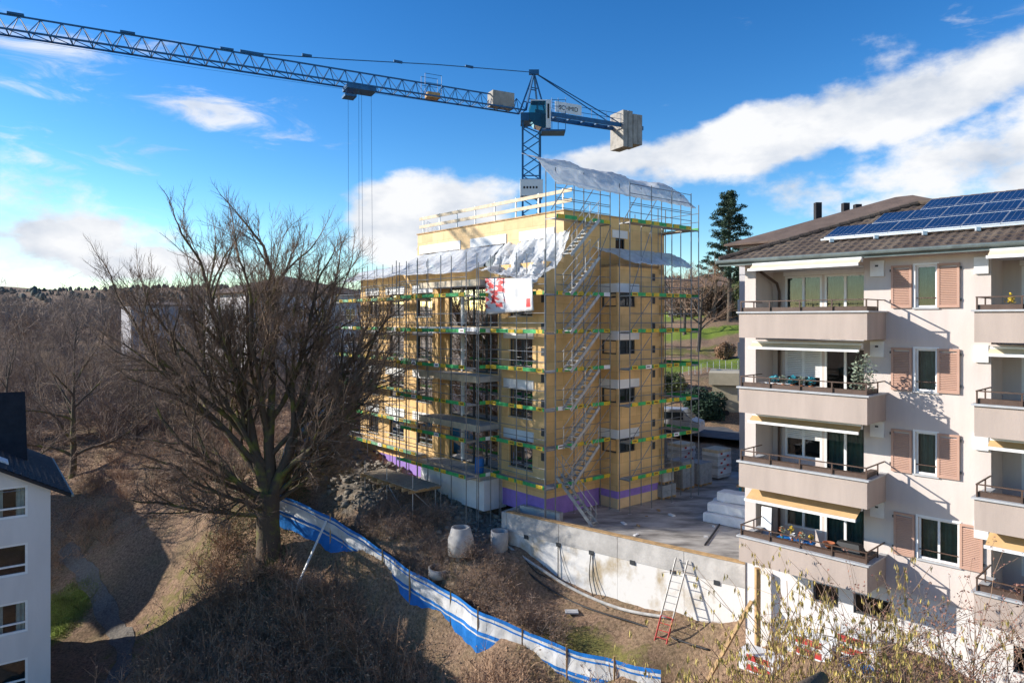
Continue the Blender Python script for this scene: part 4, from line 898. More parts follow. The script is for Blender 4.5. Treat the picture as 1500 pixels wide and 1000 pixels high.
# ------------------------------------------------------------------ house on the left
lh = empty('gabled_house', FG(0, 0, -8.5), 'white gabled house with dark tiled roof, its shaded wall beside the grass', 'house')
UR, VB = 3.1, -10.3     # ridge position, depth of the house
wG = [(.9, 2.25, z, z+1.48) for z in (1.04, -1.66, -4.36, -7.06)]
m = MB(); wall_sheet(m, FG, 0, 2*UR, -9.2, 2.3, [(w_[0], w_[1], w_[2], min(w_[3], 2.2999)) for w_ in wG], depth=.16)
m.add([FG(0, 0, 2.3), FG(.9, 0, 2.3), FG(.9, 0, 2.52), FG(2.25, 0, 2.52), FG(2.25, 0, 2.3), FG(2*UR, 0, 2.3), FG(UR, 0, 4.05)], [(0, 1, 2, 3, 6), (3, 4, 5, 6)])
m.quad(FG(0, 0, -9.2), FG(0, 0, 2.3), FG(0, VB, 2.3), FG(0, VB, -9.2)); m.quad(FG(2*UR, 0, -9.2), FG(2*UR, VB, -9.2), FG(2*UR, VB, 2.3), FG(2*UR, 0, 2.3)); m.quad(FG(0, VB, -9.2), FG(0, VB, 2.3), FG(2*UR, VB, 2.3), FG(2*UR, VB, -9.2))
m.add([FG(0, VB, 2.3), FG(UR, VB, 4.05), FG(2*UR, VB, 2.3)], [(0, 1, 2)])
m.build('wall', 'render_grey', lh)
for i_, w_ in enumerate(wG): window(FG, w_, lh, depth=.16, fm='white_frame', hs=[w_[2]+.45], w=.1, curt='curtain_pale' if i_ % 2 == 0 else None, cpart=[(1.0, 1.35), (1.85, 2.15)])
def gable_tiles(side):
    sl = .57; mb = MB(); nc = 14; ln = (UR+.8)
    for i in range(nc):
        t0, t1 = ln*i/nc, ln*(i+1)/nc+.03; n = 44; base = len(mb.v)
        for j in range(n+1):
            v = .5+(VB-.9)*j/n
            for t, l in ((t0, .05), (t1, .012)):
                u = -.8+t if side > 0 else 2*UR+.8-t
                mb.v.append(tuple(FG(u, v, 1.94+sl*t+l+.018*(j % 2))))
            q = mb.v[-2]; mb.v.append((q[0], q[1], q[2]-.06))
        for j in range(n): a = base+3*j; mb.f += [(a, a+3, a+4, a+1), (a+2, a+5, a+3, a)]
    return mb
def roof_slab(fr, pts, th, name, m_, par):
    r = MB(); k = len(pts); P = [Vector(q) for q in pts]; r.v = [tuple(q) for q in P]+[tuple(q-Vector((0, 0, th))) for q in P]
    r.f = [tuple(range(k)), tuple(range(2*k-1, k-1, -1))]+[(i, k+i, k+(i+1) % k, (i+1) % k) for i in range(k)]; return r.build(name, m_, par)
sl = .57
for sd_ in (1, -1):
    e = (lambda u: u) if sd_ > 0 else (lambda u: 2*UR-u)
    ro_ = roof_slab(FG, [FG(e(-.8), .5, 1.94), FG(e(UR), .5, 1.94+sl*(UR+.8)), FG(e(UR), VB-.4, 1.94+sl*(UR+.8)), FG(e(-.8), VB-.4, 1.94)], .16, 'roof', 'tile_dark', lh)
    gable_tiles(sd_).build('roof_tiles', 'tile_dark', ro_)['kind'] = 'stuff'
MB().tube([FG(-.86, .5, 1.86), FG(-.86, VB-.4, 1.86)], .07, 8).build('gutter', 'gutter', lh)
roof_slab(FG, [FG(.66, -5.2, 2.9), FG(2.6, -5.2, 2.9), FG(2.6, -7.4, 6.3), FG(.66, -7.4, 6.3)], .2, 'cross_roof', 'tile_dark', lh)
roof_slab(FG, [FG(.66, -7.4, 6.31), FG(2.6, -7.4, 6.31), FG(2.6, -9.6, 2.9), FG(.66, -9.6, 2.9)], .2, 'cross_roof', 'tile_dark', lh)
MB().add([FG(.75, -5.5, 2.6), FG(.75, -9.3, 2.6), FG(.75, -7.4, 6.0)], [(0, 1, 2)]).build('cross_gable', 'tile_dark', lh)
sk = MB(); sk.hexa([FG(u, v, 1.94+sl*(u+.8)+h_) for h_ in (.04, .14) for u, v in ((1.6, -1.2), (2.4, -1.2), (2.4, -2.3), (1.6, -2.3))]); sk.build('roof_window', 'white_frame', lh)
hip_house('gabled_house', (-51.0, 46.0), (-.25, .97), (-.97, -.25), 8.5, 9, -9, 3.0, 2.8, 'render_grey', 'tile_dark', 'neighbouring house standing behind the white gabled house')
# ------------------------------------------------------------------ far houses
hip_house('apartment_block', (-28.0, 75), (-.646, .763), (-.763, -.646), 14, 14, 2, 13.2, 2.2, 'house_far', 'roof_far', 'white apartment block with dark hipped roof behind the bare oak', wins=[(i, a, a+1.3, z, z+1.4) for i in (0, 1) for a in (1.8, 5.0, 8.4, 11.4) for z in (4.6, 7.4, 10.2)])
hip_house('apartment_block', (-51.0, 95), (.8, .6), (.6, -.8), 14, 8, 2, 12.2, .5, 'far_wall', 'roof_far', 'low flat roofed pale block far behind the brushwood', wins=[(0, a, a+1.6, z, z+1.4) for a in (2, 6, 10) for z in (5.6, 8.2, 10.4)], over=.2)
hip_house('apartment_house', (26, 118), (.9, -.43), (-.43, -.9), 12, 10, 8, 15.5, 2.4, 'house_far', 'roof_far', 'white house among trees on the far slope', wins=[(0, a, a+1.4, z, z+1.4) for a in (1.5, 4.5, 8) for z in (10, 13)])
# ------------------------------------------------------------------ retaining wall and yard
WA, WB_ = Vector((-.28, 37, 0)), Vector((10.05, 28.75, 0)); wd = (WB_-WA).normalized(); WL = (WB_-WA).length
FT = Frame(WA, wd, (wd.y, -wd.x) if wd.y < 0 and -wd.x < 0 else (-wd.y, wd.x))
if FT.n.y > 0: FT.n = -FT.n
rw = empty('retaining_wall', FT(0, 0, -4), 'stained white concrete retaining wall below the construction yard', 'wall')
k = 4
for i in range(k):
    a, b = WL*i/k, WL*(i+1)/k
    MB().fb(FT, a+.006, b-.006, -.3, 0, -5.2, -.72).build('wall_panel', 'wall_stain', rw)
    MB().fb(FT, a+.012, b-.012, -.3, .025, -.715, .28).build('upper_panel', 'concrete', rw)
MB().fb(FT, -.02, WL, -.24, .06, .281, .33).build('capping_board', 'timber', rw)
MB().fb(FT, -.32, -.003, -4.2, .03, -3.5, .27).build('return_wall', 'concrete', rw)
MB().fb(FT, 0, 2.6, -1.4, -1.1, .002, .42).build('kerb_upstand', 'concrete', rw)
for u in (1.3, 3.3, 5.2, 7.4, 9.4, 11.4): MB().fb(FT, u-.13, u+.13, -.05, .045, -.86, -.66).build('drain_outlet', 'dark_frame', rw)
def hose(name, pts, r, m, label, cat='hose', group=None):
    P = [Vector(p) for p in pts]; Q = []
    for i in range(len(P)-1):
        p0, p1, p2, p3 = P[max(i-1, 0)], P[i], P[i+1], P[min(i+2, len(P)-1)]
        for k in range(6):
            t = k/6; Q.append(.5*((2*p1)+(p2-p0)*t+(2*p0-5*p1+4*p2-p3)*t*t+(3*p1-p0-3*p2+p3)*t**3))
    Q.append(P[-1]); return tag(MB().tube(Q, r, 6).build(name, m, None, True), label, cat, group)
def gp(u, v, lift=.03): p = FT(u, v, 0); return Vector((p.x, p.y, g1(p.x, p.y)+lift))
hose('hose', [FT(3.3, .06, -.8), FT(3.32, .09, -1.8), FT(3.3, .12, -2.6), gp(3.1, .3), gp(2.3, .5), gp(1.6, .45)], .022, 'rubber', 'black hose hanging from the second wall outlet')
hose('hose', [FT(5.2, .06, -.8), FT(5.15, .10, -2.0), FT(5.5, .15, -3.0), gp(5.9, .35), gp(6.4, .5)], .022, 'rubber', 'black hose hanging from the third wall outlet')
hose('hose', [FT(5.25, .06, -.8), FT(5.5, .10, -2.0), FT(6.2, .2, -3.1), gp(6.7, .4)], .015, 'rubber', 'thin black cable hanging beside the third wall outlet', 'cable')
hose('hose', [FT(3.35, .06, -.8), FT(3.8, .09, -2.0), FT(4.6, .2, -3.0), gp(4.8, .4)], .012, 'rubber', 'thin black cable hanging beside the second wall outlet', 'cable')
hose('drain_pipe', [gp(.6, .6), gp(2.4, .75), gp(4.2, .7), gp(6, .8), gp(8, .75), gp(10, .9), gp(11.5, 1.0)], .05, 'rubber', 'long black pipe lying along the foot of the retaining wall', 'pipe')
hose('membrane_roll', [gp(.3, .25, .12), gp(2.2, .35, .12), gp(4.5, .32, .12), gp(7, .35, .12), gp(9.3, .4, .12)], .075, 'deck_grey', 'grey membrane roll lying against the foot of the wall', 'membrane')
hose('hose', [(11.6, 39.5, .03), (11.0, 37, .03), (10.4, 35.6, .03), (9.2, 33.2, .03), (8.8, 32.4, .03)], .045, 'rubber', 'thick black hose lying across the concrete yard')
def ladder(a, b, side, n, label):
    a = Vector(a); b = Vector(b); sv = Vector(side); r = empty('ladder', a, label, 'ladder')
    mid = a.lerp(b, .3)
    for o in (Vector((0, 0, 0)), sv):
        MB().bar(a+o, mid+o, .03, .07).build('stile_foot', 'red', r); MB().bar(mid+o, b+o, .03, .07).build('stile', 'stair_grey', r)
    for i in range(n): q = a.lerp(b, (i+.6)/n); MB().tube([q, q+sv], .018, 6).build('rung', 'red' if (i+.6)/n < .36 else 'stair_grey', r)
fo = gp(9.15, 1.25, 0); ladder(fo, FT(9.6, .12, -.05), FT.u*.55, 12, 'aluminium ladder with red foot leaning on the retaining wall')
pl_ = MB(); q = gp(5.0, 1.4, .04); pl_.box(q.x-.3, q.x+.3, q.y-.2, q.y+.2, q.z, q.z+.06); tag(pl_.build('paving_slab', 'coping'), 'loose concrete slab lying on the mossy ground', 'slab')
# pallets of grey blocks
def pallet(loc, nx_, ny_, nz, sx, sy, sz, ang, label, group, mt='brick_grey', name='block_pallet'):
    r = empty(name, loc, label, 'pallet', group); c, s = math.cos(ang), math.sin(ang)
    F_ = Frame((loc[0], loc[1]), (c, s), (-s, c)); z = loc[2]
    p = MB()
    for i in range(3): p.fb(F_, (i-1)*nx_*sx*.42-.05, (i-1)*nx_*sx*.42+.05, -ny_*sy/2, ny_*sy/2, z, z+.1)
    p.fb(F_, -nx_*sx/2, nx_*sx/2, -ny_*sy/2, ny_*sy/2, z+.101, z+.13); p.build('pallet_base', 'timber', r)
    for i in range(nx_):
        for j in range(ny_):
            for k in range(nz):
                MB().fb(F_, (i-nx_/2)*sx+.012, (i+1-nx_/2)*sx-.012, (j-ny_/2)*sy+.012, (j+1-ny_/2)*sy-.012, z+.132+k*sz, z+.132+(k+1)*sz-.014).build('block', mt, r)
    return r
G_ = 'pallets of grey blocks in the yard'
pallet((10.35, 43.6, 0), 3, 3, 5, .40, .4, .32, .70, 'double height pallet of grey blocks beside the scaffold', G_)
pallet((8.7, 41.4, 0), 3, 3, 2, .42, .4, .34, .70, 'low pallet of grey blocks beside the shaded bay', G_)
pallet((8.65, 41.42, .86), 2, 3, 2, .5, .4, .28, .72, 'brown topped block stack standing on the low pallet', G_, 'concrete')
pallet((11.7, 44.6, 0), 3, 3, 4, .42, .4, .32, .70, 'grey block pallet behind the double height one', G_)
# wrapped insulation packs
def pack(loc, L_, Wd, Hh, ang, m_, label, group, name='insulation_pack'):
    c, s = math.cos(ang), math.sin(ang); F_ = Frame((loc[0], loc[1]), (c, s), (-s, c)); mb = MB()
    n = 10; rs = random.Random(hash(loc) % 999)
    prof = [(-Wd/2, .04), (-Wd/2+.05, 0), (Wd/2-.05, 0), (Wd/2, .04), (Wd/2, Hh-.05), (Wd/2-.06, Hh), (-Wd/2+.06, Hh), (-Wd/2, Hh-.05)]
    for i in range(n+1):
        u = -L_/2+L_*i/n
        for v, z in prof: e = .965 if i in (0, n) else 1; mb.v.append(tuple(F_(u, v*e+rs.uniform(-.012, .012), loc[2]+z*e+rs.uniform(-.008, .012))))
    k = 8
    mb.f = [(i*k+j, i*k+(j+1) % k, (i+1)*k+(j+1) % k, (i+1)*k+j) for i in range(n) for j in range(k)]+[tuple(range(k))[::-1], tuple(range(n*k, n*k+k))]
    return tag(mb.build(name, m_), label, 'package', group)
for i, (x, y, z, L_) in enumerate(((11.4, 35.4, 0, 3.6), (12.0, 36.3, 0, 3.6), (11.6, 35.6, .48, 3.4), (12.1, 36.4, .48, 3.4), (12.0, 36.0, .96, 3.0))):
    pack((x, y, z), L_, .95, .47, -.72, 'wrap', ['white wrapped insulation pack at the near bottom of the yard stack', 'white wrapped insulation pack at the far bottom of the yard stack', 'white wrapped insulation pack in the near middle of the stack', 'white wrapped insulation pack in the far middle of the stack', 'topmost white wrapped insulation pack of the yard stack'][i], 'white insulation packs stacked in the yard')
def timber_stack(loc, ang, label):
    r = empty('board_stack', loc, label, 'board stack'); c, s = math.cos(ang), math.sin(ang); F_ = Frame((loc[0], loc[1]), (c, s), (-s, c))
    for k in range(9):
        MB().fb(F_, -.75+random.uniform(-.03, .03), .75+random.uniform(-.03, .03), -.6, .6, loc[2]+.2*k+.004, loc[2]+.2*k+.195).build('board', 'timber_pale' if k > 7 else 'wrap' if k % 3 else 'coping', r)
    m = MB()
    for k in range(7): m.fb(F_, -.5+(k % 3)*.35, -.28+(k % 3)*.35, -.64, -.635, loc[2]+.3+.2*k, loc[2]+.42+.2*k)
    m.build('red_print', 'red', r)
timber_stack((13.4, 46.5, .1), .7, 'tall stack of wrapped boards with red print beside the road'); timber_stack((11.6, 48.6, .1), .7, 'stack of wrapped boards with red print half hidden by the scaffold')
bm_ = MB()
for i in range(6): bm_.bar((12.6+i*.1, 40.2+i*.12, .12+.1*(i % 2)), (15.6+i*.1, 37.6+i*.12, .12+.1*(i % 2)), .1, .1)
bm_.bar((13.0, 40.0, .12), (13.0, 40.0, 1.3), .1); bm_.bar((12.6, 39.8, 1.0), (15.6, 37.4, 1.3), .08, .14); tag(bm_.build('timber_barrier', 'timber'), 'timber barrier and beams behind the insulation packs', 'timber')
bx = MB(); bx.hexa([(13.2, 41.2, 0), (16.2, 38.6, 0), (16.9, 39.4, 0), (13.9, 42.0, 0), (13.1, 41.1, .9), (16.3, 38.4, .9), (17.1, 39.4, .9), (13.9, 42.2, .9)]); tag(bx.build('skip', 'teal'), 'dark blue green steel trough behind the timber barrier', 'trough')
# concrete rings and the timber platform
def ring(loc, r, h, label, cone=False, tilt=0):
    p = [(r-.1, 0), (r, 0), (r, h*.55), (r*(.72 if cone else 1), h), (r*(.72 if cone else 1)-.1, h), (r-.1, h*.55), (r-.1, 0)]
    o = MB().lathe((0, 0, 0), p, 24).build('concrete_ring', 'concrete', None, True); o.location = loc; o.rotation_euler = (tilt, tilt*.5, 0); return tag(o, label, 'concrete ring', 'concrete shaft rings on the slope')
x, y = (675-750)/1040*36, 36; ring((x, y, g1(x, y)-.12), .66, 1.35, 'large conical concrete shaft ring under the balcony', True)
x, y = (731-750)/1040*36.6, 36.6; ring((x, y, g1(x, y)-.25), .45, 1.35, 'narrow upright concrete shaft ring beside the retaining wall', False, .05)
x, y = (642-750)/1040*36.2, 36.2; ring((x, y, g1(x, y)-.1), .52, .45, 'low concrete ring sunk in the soil', False, .1)
tp = empty('timber_platform', FL(9, 3.3, .2), 'timber work platform on steel legs in front of the new building', 'platform')
for i in range(9): MB().fb(FL, 6.0+random.uniform(-.15, .1), 12.0+random.uniform(-.1, .2), 2.45+i*.2, 2.64+i*.2, .93+random.uniform(0, .01), .98).build('plank', 'plank', tp)
for i in range(9): MB().fb(FL, 6.3+i*.68, 6.4+i*.68, 2.3, 4.4, .73, .925).build('joist', 'awning' if i % 2 else 'timber', tp)
for u in (6.4, 9.2, 11.8):
    for v in (2.6, 4.1): p = FL(u, v, 0); tube_part('leg', (p.x, p.y, g1(p.x, p.y)-.1), (p.x, p.y, 1.7 if v > 3 else .9), .03, 'galv', 6, tp)
for a, b in (((6.4, 4.1, -1.2), (9.2, 4.1, .8)), ((11.8, 4.1, -1.4), (9.2, 4.1, .8)), ((6.4, 2.6, -.6), (6.4, 4.1, .8)), ((11.8, 4.12, -1.2), (9.2, 4.12, -1.3))): tube_part('brace', FL(*a), FL(*b), .025, 'galv', 6, tp)
hb = MB(); p = FL(4.4, 1.0, 1.76); hb.lathe(p, [(0, 0), (.24, 0), (.26, .3), (.24, .85), (0, .9)], 14); tag(hb.build('barrel', 'tarp_blue'), 'blue barrel standing on the lowest balcony slab', 'barrel')
# ------------------------------------------------------------------ site fence with white and blue sheeting
fp = [((px-750)/1040*D, D) for px, D in ((402, 43), (484, 41), (560, 38.2), (600, 36.5), (660, 34.5), (700, 33), (765, 31.8), (830, 30.5), (900, 29.2), (968, 28))]
fp2 = [((px-750)/1040*D, D) for px, D in ((404, 43.4), (425, 47.5), (470, 55), (487, 60))]
fz_ = [-1.95, -2.9, -3.9, -4.35, -4.75, -5.0, -5.35, -5.6, -5.5, -5.35]
def smooth_path(P, k=5):
    P = [Vector(p) for p in P]; Q = []
    for i in range(len(P)-1):
        p0, p1, p2, p3 = P[max(i-1, 0)], P[i], P[i+1], P[min(i+2, len(P)-1)]
        for j in range(k): t = j/k; Q.append(.5*((2*p1)+(p2-p0)*t+(2*p0-5*p1+4*p2-p3)*t*t+(3*p1-p0-3*p2+p3)*t**3))
    return Q+[P[-1]]
FP3 = smooth_path([(x, y, z) for (x, y), z in zip(fp, fz_)]); FP = [(p.x, p.y) for p in FP3]; FZs = [p.z for p in FP3]
sf_ = empty('site_fence', (*fp[4], g1(*fp[4])), 'long site fence hung with white and blue sheeting along the slope', 'fence'); 
sf2 = empty('site_fence', (*fp2[1], g1(*fp2[1])), 'site fence of blue sheeting climbing behind the oak trunk', 'fence')
def fence(path, root, Hh=1.85, zs=None, bands=((0, .66, 'tarp_blue'), (.66, .74, 'tarp_white'), (.74, .90, 'tarp_blue'), (.90, 1.48, 'tarp_white'), (1.48, 1.56, 'tarp_blue'), (1.56, 1.68, 'tarp_white'), (1.68, 1.85, 'tarp_blue'))):
    P = [Vector((a, b, 0)) for a, b in path]
    for si, (a, b) in enumerate(zip(P[:-1], P[1:])):
        L_ = (b-a).length; n = max(2, int(L_/.14)); t = (b-a).normalized(); nn = Vector((t.y, -t.x, 0))
        ga, gb = (zs[si], zs[si+1]) if zs else (g1(a.x, a.y), g1(b.x, b.y))
        MB().bar((a.x, a.y, ga-.2), (a.x, a.y, ga+Hh+.12), .07).build('post', 'timber', root) if si % 5 == 0 else None
        ph = (.3, 1.9, 4.0, 2.2); s0 = sum((P[q+1]-P[q]).length for q in range(si))
        for z0, z1, m_ in bands:
            mb = MB(); rows = max(1, int((z1-z0)/.17))
            for i in range(n+1):
                f = i/n; q = a.lerp(b, f); gg = ga*(1-f)+gb*f
                for j in range(rows+1):
                    z = z0+(z1-z0)*j/rows; w = (.03*math.sin((s0+f*L_)*3.1+ph[0]+z)+.015*math.sin((s0+f*L_)*7.7+ph[1]-2*z)+.04*math.sin(z*4+ph[2]+(s0+f*L_)*.9))*min(1, (Hh-z)*1.5+.15)+random.uniform(-.008, .008)
                    low = -.25*(z < .01) - (.06*math.sin((s0+f*L_)*5+ph[3]) if z < .01 else 0)
                    top = -.03*(1+math.sin((s0+f*L_)*2.4))*(z/Hh)
                    v = q+nn*(w+(.004 if m_ == 'tarp_blue' else 0)); mb.v.append((v.x, v.y, gg+z+low+top))
            k = rows+1; mb.f = [(i*k+j, (i+1)*k+j, (i+1)*k+j+1, i*k+j+1) for i in range(n) for j in range(rows)]
            mb.build('sheeting', m_, root, True)
fence(FP, sf_, zs=FZs); fence(fp2, sf2, 2.4, None, ((0, .9, 'tarp_blue'), (.9, 1.3, 'tarp_white'), (1.3, 2.4, 'tarp_blue')))
def gat(px, D, lift=0): x = (px-750)/1040*D; return (x, D, g1(x, D)+lift)
pr = MB(); a = gat(478, 41, 1.9); b = gat(432, 39.5, .0); pr.bar(a, b, .09); tag(pr.build('fence_prop', 'white_frame'), 'white painted pole propping the site fence', 'pole')
pr = MB(); a = gat(457, 46, -.1); pr.bar(a, (a[0], a[1], a[2]+1.5), .1); tag(pr.build('stake', 'timber'), 'timber stake standing on the bare soil slope', 'stake')
pr = MB(); a = gat(998, 26, 2.2); b = Vector((8.9, 26.8, 1.4)); pr.bar((5.6, 24.5, -4.2), (8.95, 26.5, -.2), .14, .09); tag(pr.build('raking_beam', 'timber'), 'weathered beam leaning up towards the house corner', 'beam')
pr = MB(); pr.bar((9.2, 26.6, -3), (9.2, 26.6, 1.0), .22, .16); tag(pr.build('timber_post', 'timber'), 'dark timber post under the lowest balcony', 'post')
# wrapped boards with red print below the house and a builder's tub
for i, (u, v, z) in enumerate(((1.2, 1.0, -1.2), (1.2, 1.0, -.85), (3.0, .9, -1.3), (3.0, .9, -.95), (4.4, .8, -1.3), (4.4, .8, -.95))):
    p = FH(u, v, 0); r = empty('board_pack', (p.x, p.y, g1(p.x, p.y)), ['lower', 'upper'][i % 2]+' white board pack with red print '+['under the balcony corner', 'in the middle of the house wall', 'beside the basement windows'][i//2], 'package', 'board packs along the house wall')
    zz = g1(p.x, p.y)+.02+.36*(i % 2); MB().fb(FH, u-.8, u+.75, v-.5, v+.2, zz, zz+.34).build('boards', 'wrap', r)
    MB().fb(FH, u-.5, u+.4, v+.201, v+.206, zz+.06, zz+.28).build('red_print', 'red', r)
sk_ = gat(1262, 22.3); tb_ = empty('builders_tub', sk_, 'grey builder\'s tub with a blue tarp by the house', 'tub')
m = MB(); m.lathe(sk_, [(0, .02), (.5, 0), (.72, .62), (.68, .62), (.47, .05), (0, .06)], 10); m.build('tub', 'concrete', tb_); m = MB(); m.box(sk_[0]-.3, sk_[0]+.3, sk_[1]-.25, sk_[1]+.25, sk_[2]+.5, sk_[2]+.6); m.build('tarp', 'tarp_blue', tb_)
# ------------------------------------------------------------------ road side: van, garage wall, scooter, hedge banks
vx, vy = (985-750)/1040*57.5, 57.5; vz = g1(vx, vy)+.40
vn = empty('parked_van', (vx, vy, vz), 'pale blue grey van parked on the road behind the scaffold', 'van'); ang = math.atan2(-.5, .86); FV = Frame((vx, vy), (math.cos(ang), math.sin(ang)), (math.sin(ang), -math.cos(ang)))
prof = [(-2.3, .3), (-2.35, 1.0), (-2.25, 1.9), (1.0, 1.95), (1.75, 1.2), (2.35, 1.0), (2.4, .3)]
m = MB(); kk = len(prof)
for v, sc_ in ((-.9, 1), (.9, 1)):
    for u, z in prof: m.v.append(tuple(FV(u, v*(.92 if z > 1.5 else 1), vz+z)))
m.f = [tuple(range(kk)), tuple(range(2*kk-1, kk-1, -1))]+[(i, kk+i, kk+(i+1) % kk, (i+1) % kk) for i in range(kk)]; m.build('body', 'alu', vn)
defm('car_glass', (.02, .03, .04), .1, .2, 2, spec=.8)
m = MB(); m.hexa([FV(1.07, -.78, vz+1.86), FV(1.07, .78, vz+1.86), FV(1.70, .84, vz+1.24), FV(1.70, -.84, vz+1.24), FV(1.10, -.78, vz+1.90), FV(1.10, .78, vz+1.90), FV(1.74, .84, vz+1.27), FV(1.74, -.84, vz+1.27)]); m.build('windscreen', 'car_glass', vn)
for s in (-1, 1):
    for a, b in ((-2.0, -.9), (-.8, .2), (.3, 1.15)): MB().fb(FV, a, b, s*.885, s*.915, vz+1.15, vz+1.72).build('side_window', 'car_glass', vn)
    for u in (-1.45, 1.5):
        q = FV(u, s*.82, vz+.32); w_ = MB(); w_.tube([q-FV.n*.12, q+FV.n*.12], .33, 16); o = w_.build('wheel', 'rubber', vn); w_ = MB(); w_.tube([q-FV.n*.125, q+FV.n*.125], .19, 12); w_.build('rim', 'alu', o)
    MB().fb(FV, 2.37, 2.43, s*.55-.15, s*.55+.15, vz+.7, vz+.9).build('headlight', 'white_frame', vn)
gw = empty('garage', (19.6, 64, 2), 'low beige garage with flat roof under the grass bank', 'garage'); FGa = Frame((18.2, 64.5), (.95, -.3), (-.3, -.95)); z = 1.2
MB().fb(FGa, 0, 7, -5, 0, z, z+3.2).build('wall', 'beige_wall', gw); MB().fb(FGa, -.3, 7.3, -5.2, .4, z+3.21, z+4.3).build('roof_parapet', 'beige_wall', gw); MB().fb(FGa, 4.4, 6.8, .002, .05, z, z+2.3).build('garage_door', 'rail_brown', gw)
q = FGa(.6, .9, 0); qz = g1(q.x, q.y)+.02; sct = empty('scooter', (q.x, q.y, qz), 'dark scooter parked beside the beige garage', 'scooter')
for d_ in (-.55, .6): w_ = FGa(.6+d_, .9, qz+.28); MB().tube([w_-FGa.n*.05, w_+FGa.n*.05], .28, 14).build('wheel', 'rubber', sct)
m = MB(); m.hexa([FGa(.0, .75, qz+.3), FGa(1.1, .75, qz+.3), FGa(1.1, 1.05, qz+.3), FGa(.0, 1.05, qz+.3), FGa(-.05, .78, qz+.85), FGa(.75, .78, qz+.8), FGa(.75, 1.02, qz+.8), FGa(-.05, 1.02, qz+.85)]); m.build('body', 'black', sct)
m = MB(); m.tube([FGa(1.15, .9, qz+.3), FGa(.95, .9, qz+1.15)], .06, 6); m.tube([FGa(.95, .6, qz+1.15), FGa(.95, 1.2, qz+1.15)], .025, 6); m.build('handlebar', 'black', sct)
m = MB()
fw = empty('mesh_fence', gat(1040, 74), 'thin wire fence along the grass bank', 'fence')
for i in range(12): a = gat(1000+i*9, 73+i*.1); MB().tube([a, (a[0], a[1], a[2]+1.1)], .03, 5).build('post', 'galv', fw)
for h_ in (.4, .75, 1.1): MB().tube([gat(1000+i*9, 73+i*.1, h_) for i in range(12)], .012, 4).build('wire', 'galv', fw)
sw = MB(); a = gat(1012, 80); b = gat(1092, 78)

# scraps lying about the yard
for i in range(14):
    x = random.uniform(4.5, 12.5); y = random.uniform(32.5, 38.5)
    if not in_poly(np.array([x]), np.array([y]), YARD*.0+YARD)[0] or y < 37.6-.8*x+1.0: continue
    w_ = random.uniform(.06, .22); m = MB(); a = random.random()*3
    F_ = Frame((x, y), (math.cos(a), math.sin(a)), (-math.sin(a), math.cos(a))); m.fb(F_, -w_, w_, -w_*.4, w_*.4, .004, .03+.06*random.random())
    tag(m.build('scrap', random.choice(['white_board', 'timber', 'white_board', 'insulation_pale'])), 'small offcut lying loose on the concrete yard', 'offcut', 'offcuts on the yard')
# ------------------------------------------------------------------ vegetation
class TB:
    """tapered branch tubes gathered as numpy rings"""
    def __init__(s): s.V = []; s.F = []; s.n = 0
    def add(s, pts, r0, r1, sides):
        pts = np.asarray(pts, float); k = len(pts); T = np.gradient(pts, axis=0); T /= np.linalg.norm(T, axis=1)[:, None]+1e-9
        ref = np.array([0, 0, 1.]) if abs(T[0, 2]) < .9 else np.array([1., 0, 0]); X = np.cross(T, ref); X /= np.linalg.norm(X, axis=1)[:, None]+1e-9; Y = np.cross(T, X)
        a = np.arange(sides)*2*np.pi/sides; r = np.linspace(r0, r1, k)[:, None, None]
        V = pts[:, None, :]+r*(X[:, None, :]*np.cos(a)[None, :, None]+Y[:, None, :]*np.sin(a)[None, :, None])
        i = np.arange(k-1)[:, None]*sides; j = np.arange(sides)[None, :]; jn = (j+1) % sides
        if sides == 2: j, jn = j[:, :1], jn[:, :1]
        F = np.stack([i+j, i+jn, i+sides+jn, i+sides+j], -1).reshape(-1, 4)+s.n
        s.V.append(V.reshape(-1, 3)); s.F.append(F); s.n += k*sides
    def arrays(s): return np.concatenate(s.V), np.concatenate(s.F)
def bend(p, d, L, n, rs, wob, up):
    pts = [p]; d = d/np.linalg.norm(d)
    for i in range(n):
        d = d+rs.randn(3)*wob+np.array([0, 0, up]); d /= np.linalg.norm(d); pts.append(pts[-1]+d*L/n)
    return np.array(pts), d
def side_dir(d, ang, rs):
    r = rs.randn(3); r -= d*r.dot(d); r /= np.linalg.norm(r); return d*math.cos(ang)+r*math.sin(ang)
def grow(tb_by, rs, p, d, L, r, lev, maxlev, spec):
    """spec[lev] = (children, length ratio, angle, wobble, up, segments)"""
    nch, lr, ang, wob, up, seg = spec[lev]
    pts, dend = bend(p, d, L, seg, rs, wob, up); r1 = r*(.5 if lev < maxlev else .35)
    tb_by(lev).add(pts, r, r1, 8 if lev == 0 else 6 if lev == 1 else 4 if lev == 2 else 2 if lev == 5 else 3)
    if lev == maxlev: return
    for c in range(nch):
        t = .25+.75*(c+rs.rand())/nch; i = min(int(t*seg), seg-1); f = t*seg-i; q = pts[i]*(1-f)+pts[i+1]*f; dd = pts[i+1]-pts[i]; dd /= np.linalg.norm(dd)
        rr = r*(1-.5*t)*(.60 if lev < 2 else .48)
        grow(tb_by, rs, q, side_dir(dd, ang*(.7+.6*rs.rand()), rs), L*lr*(.65+.6*rs.rand())*(1.15-.35*t), max(rr, .011 if lev < 4 else .009), lev+1, maxlev, spec)
    grow(tb_by, rs, pts[-1], dend, L*lr*.9, max(r1*.95, .010), lev+1, maxlev, spec)
